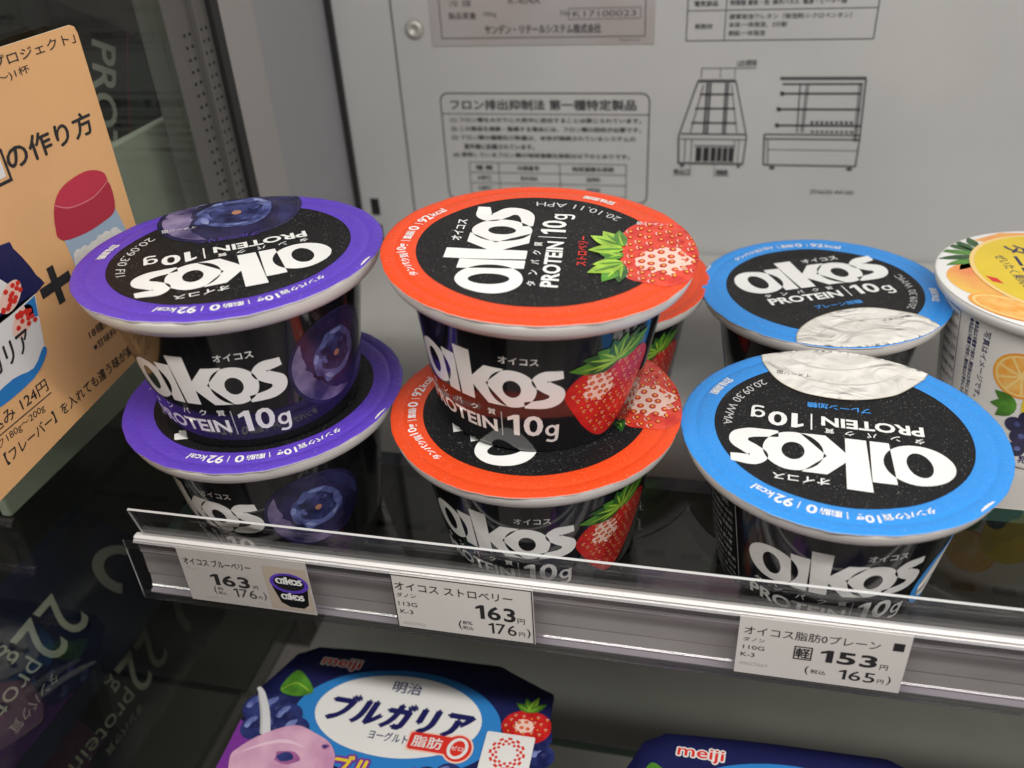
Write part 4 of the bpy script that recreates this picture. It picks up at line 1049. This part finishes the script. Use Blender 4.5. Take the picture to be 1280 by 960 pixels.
    L((33, 98.2), (74.5, 98.2), 1.6); L((34, 95.4), (72.5, 95.4), 1.0); L((74.3, 98), (70.6, 66), .8); L((72.4, 96), (68.8, 66), .7); L((71.2, 96), (67.8, 66), .4)
    for y, x in ((90.6, 33.5), (82.6, 31.4), (74.2, 30.2)): L((x, y), (71.4, y), 1.1); a.poly(ell(x, y, 1.1, 1.3, 0, 10), ink, 1)
    L((42.6, 95), (40.0, 70.5), .6); L((46.6, 95), (43.0, 70.5), .5); L((45.6, 95), (42.0, 70.5), .4)
    for k in range(9): a.poly(rect(47 + k * 2.4, 75, 48.4 + k * 2.4, 76.6), ink, 1); a.poly(rect(47 + k * 2.4, 70.4, 48.4 + k * 2.4, 71.6), ink, 1)
    L((23.5, 69.4), (71, 69.4), .8); L((23.0, 67.0), (70.6, 67.0), .8); L((23.6, 69.4), (22.2, 52.8), .8); L((25.2, 66.8), (24.4, 53), .5); L((70.8, 67), (68.6, 52.8), .7); L((24.6, 61.2), (69.6, 61.2), .35); L((22.2, 52.8), (68.8, 52.8), .9)
    for x in (26.5, 65.5): a.poly(ell(x, 51.2, 1.6, 1.0, 0, 10), ink, 1)
    def mp(p):
        k = (p[1] - 53) / 45; t = 30.8 + (p[0] - 33) * 1.005; b = 26.7 + (p[0] - 22.2) * 1.017
        return (b + (t - b) * k, p[1])
    a.items = [([mp(p) for p in v], f, m, l) for v, f, m, l in a.items]
    a.text('ZN620-44160', ink, 1, 52.5, 37.2, 2.3, 22.5, bold=.006)
    flat_thing('side_view_drawing', 'black line drawing of the display case from the side with a number below', 'drawing', (0, Y, 0), E['eu'], E['ev'], 27.5, 79, 34, 103, .0003, None, a)

# ------------------------------------------------------------------ goods outside, seen through the side glass
def build_outside():
    bm = bmesh.new(); add_box(bm, -.95, -.94, -.6, 1.4, -.6, .8); struct(link('shop_wall', bm, ['dark_room']))
    bm = bmesh.new(); add_box(bm, -.94, XG - .03, -.6, 1.4, -.42, -.41); struct(link('floor', bm, ['dark_room']))
    bm = bmesh.new(); add_box(bm, -.94, XG - .03, .62, .63, -.41, .8); struct(link('far_wall', bm, ['dark_room']))
    # pale tray with notched lower edge
    t = thing('shelf_tray', 'pale grey-green shelf tray outside the side glass behind the orange card', 'tray', (-.24, .345, .012))
    bm = bmesh.new(); add_box(bm, -.004, 0, -.150, .17, 0, .101, 0, .001); link('tray_body', bm, ['pale_tray'], t)
    t = thing('protein_box', 'dark box with PROTEIN running down its side and a green end, outside the glass', 'box', (-.255, .290, .1200))
    t.rotation_euler = (R(-25), 0, 0)
    bm = bmesh.new(); mats = ['outer_black']; add_box(bm, -.08, 0, -.03, .0515, -.04, .055)
    a = Art(); a.text('PROTEIN', 'box_ink', 1, 28.5, 46, 15.5, 74, bold=.02, rot=R(-90))
    a.text('プロテイン', 'box_ink', 1, 17, 36, 6, 36, rot=R(-90))
    a.build(bm, mats, lambda x, y, l: (.0001 * l, x / 1000, y / 1000)); link('front', bm, mats, t)
    bm = bmesh.new(); add_box(bm, -.08, .0004, .0516, .0530, -.04, .055); link('red_stripe', bm, ['outer_red'], t)
    bm = bmesh.new(); add_box(bm, -.08, 0, .0531, .088, -.04, .054); link('green_end', bm, ['outer_green'], t)
    # pouches; the second is added to stand in for the first one's reflection
    def pouch(org, ang, label, hh=30):
        rd = Vector((0, -1, 0)); up = Vector((math.cos(ang), 0, -math.sin(ang))); n = rd.cross(up)
        if n.x < 0: n = -n
        t = thing('protein_pouch', label, 'pouch', org, None, 'dark protein pouches outside the glass')
        F = lambda x, y, d: rd * (x / 1000) + up * (y / 1000) + n * d
        def bulge(x, y): return .010 * max(0, 1 - (x / 75) ** 2) * max(0, 1 - (y / hh) ** 2) + .0012 * noise.noise(Vector((x * .05, y * .05, 2)))
        bm = bmesh.new(); mats = ['pouch_navy', 'pouch_purple']; nx, ny = 30, 22
        for sgn in (1, -1):
            g = [[bm.verts.new(F(-62 + 137 * i / nx, -hh + 2 * hh * j / ny, sgn * (bulge(-62 + 137 * i / nx, -hh + 2 * hh * j / ny) + .0006))) for j in range(ny + 1)] for i in range(nx + 1)]
            for i in range(nx):
                for j in range(ny):
                    q = (g[i][j], g[i + 1][j], g[i + 1][j + 1], g[i][j + 1]); f = bm.faces.new(q if sgn > 0 else q[::-1]); f.smooth = True
                    x = -62 + 137 * i / nx; y = -hh + 2 * hh * j / ny
                    if x > 34 and y < 6 + (x - 34) * .2: f.material_index = 1
        a = Art(); a.text('22', 'pouch_ink', 1, -13, -10, 20, 26, bold=.004); a.text('g', 'pouch_ink', 1, 15, -12, 9); a.text('protein', 'pouch_ink', 1, 15, -1, 9, 40, bold=-.004); a.text('タンパク質', 'pouch_ink', 1, 15, 11, 4, 26)
        a.poly(ell(-42, 6, 13, 13, 0, 30, 195, 395) + ell(-42, 6, 8.0, 8.0, 0, 30, 395, 195), 'outer_ink', 1)
        a.build(bm, mats, lambda x, y, l: F(x, y, bulge(x, y) + .0010), cell=4)
        link('pouch_body', bm, mats, t)
    pouch((-.262, .203, -.066), R(38), 'dark navy pouch marked 22 g protein, the larger and nearer one at the left edge')
    pouch((-.262, .2365, -.122), R(66), 'dark navy copy added as the glass reflection of the 22 g protein pouch, smaller and narrow, below the rail end')

build_case()
build_cups()
build_fruit_cup()
build_packs()
build_labels()
build_card()
build_wall_prints()
build_outside()
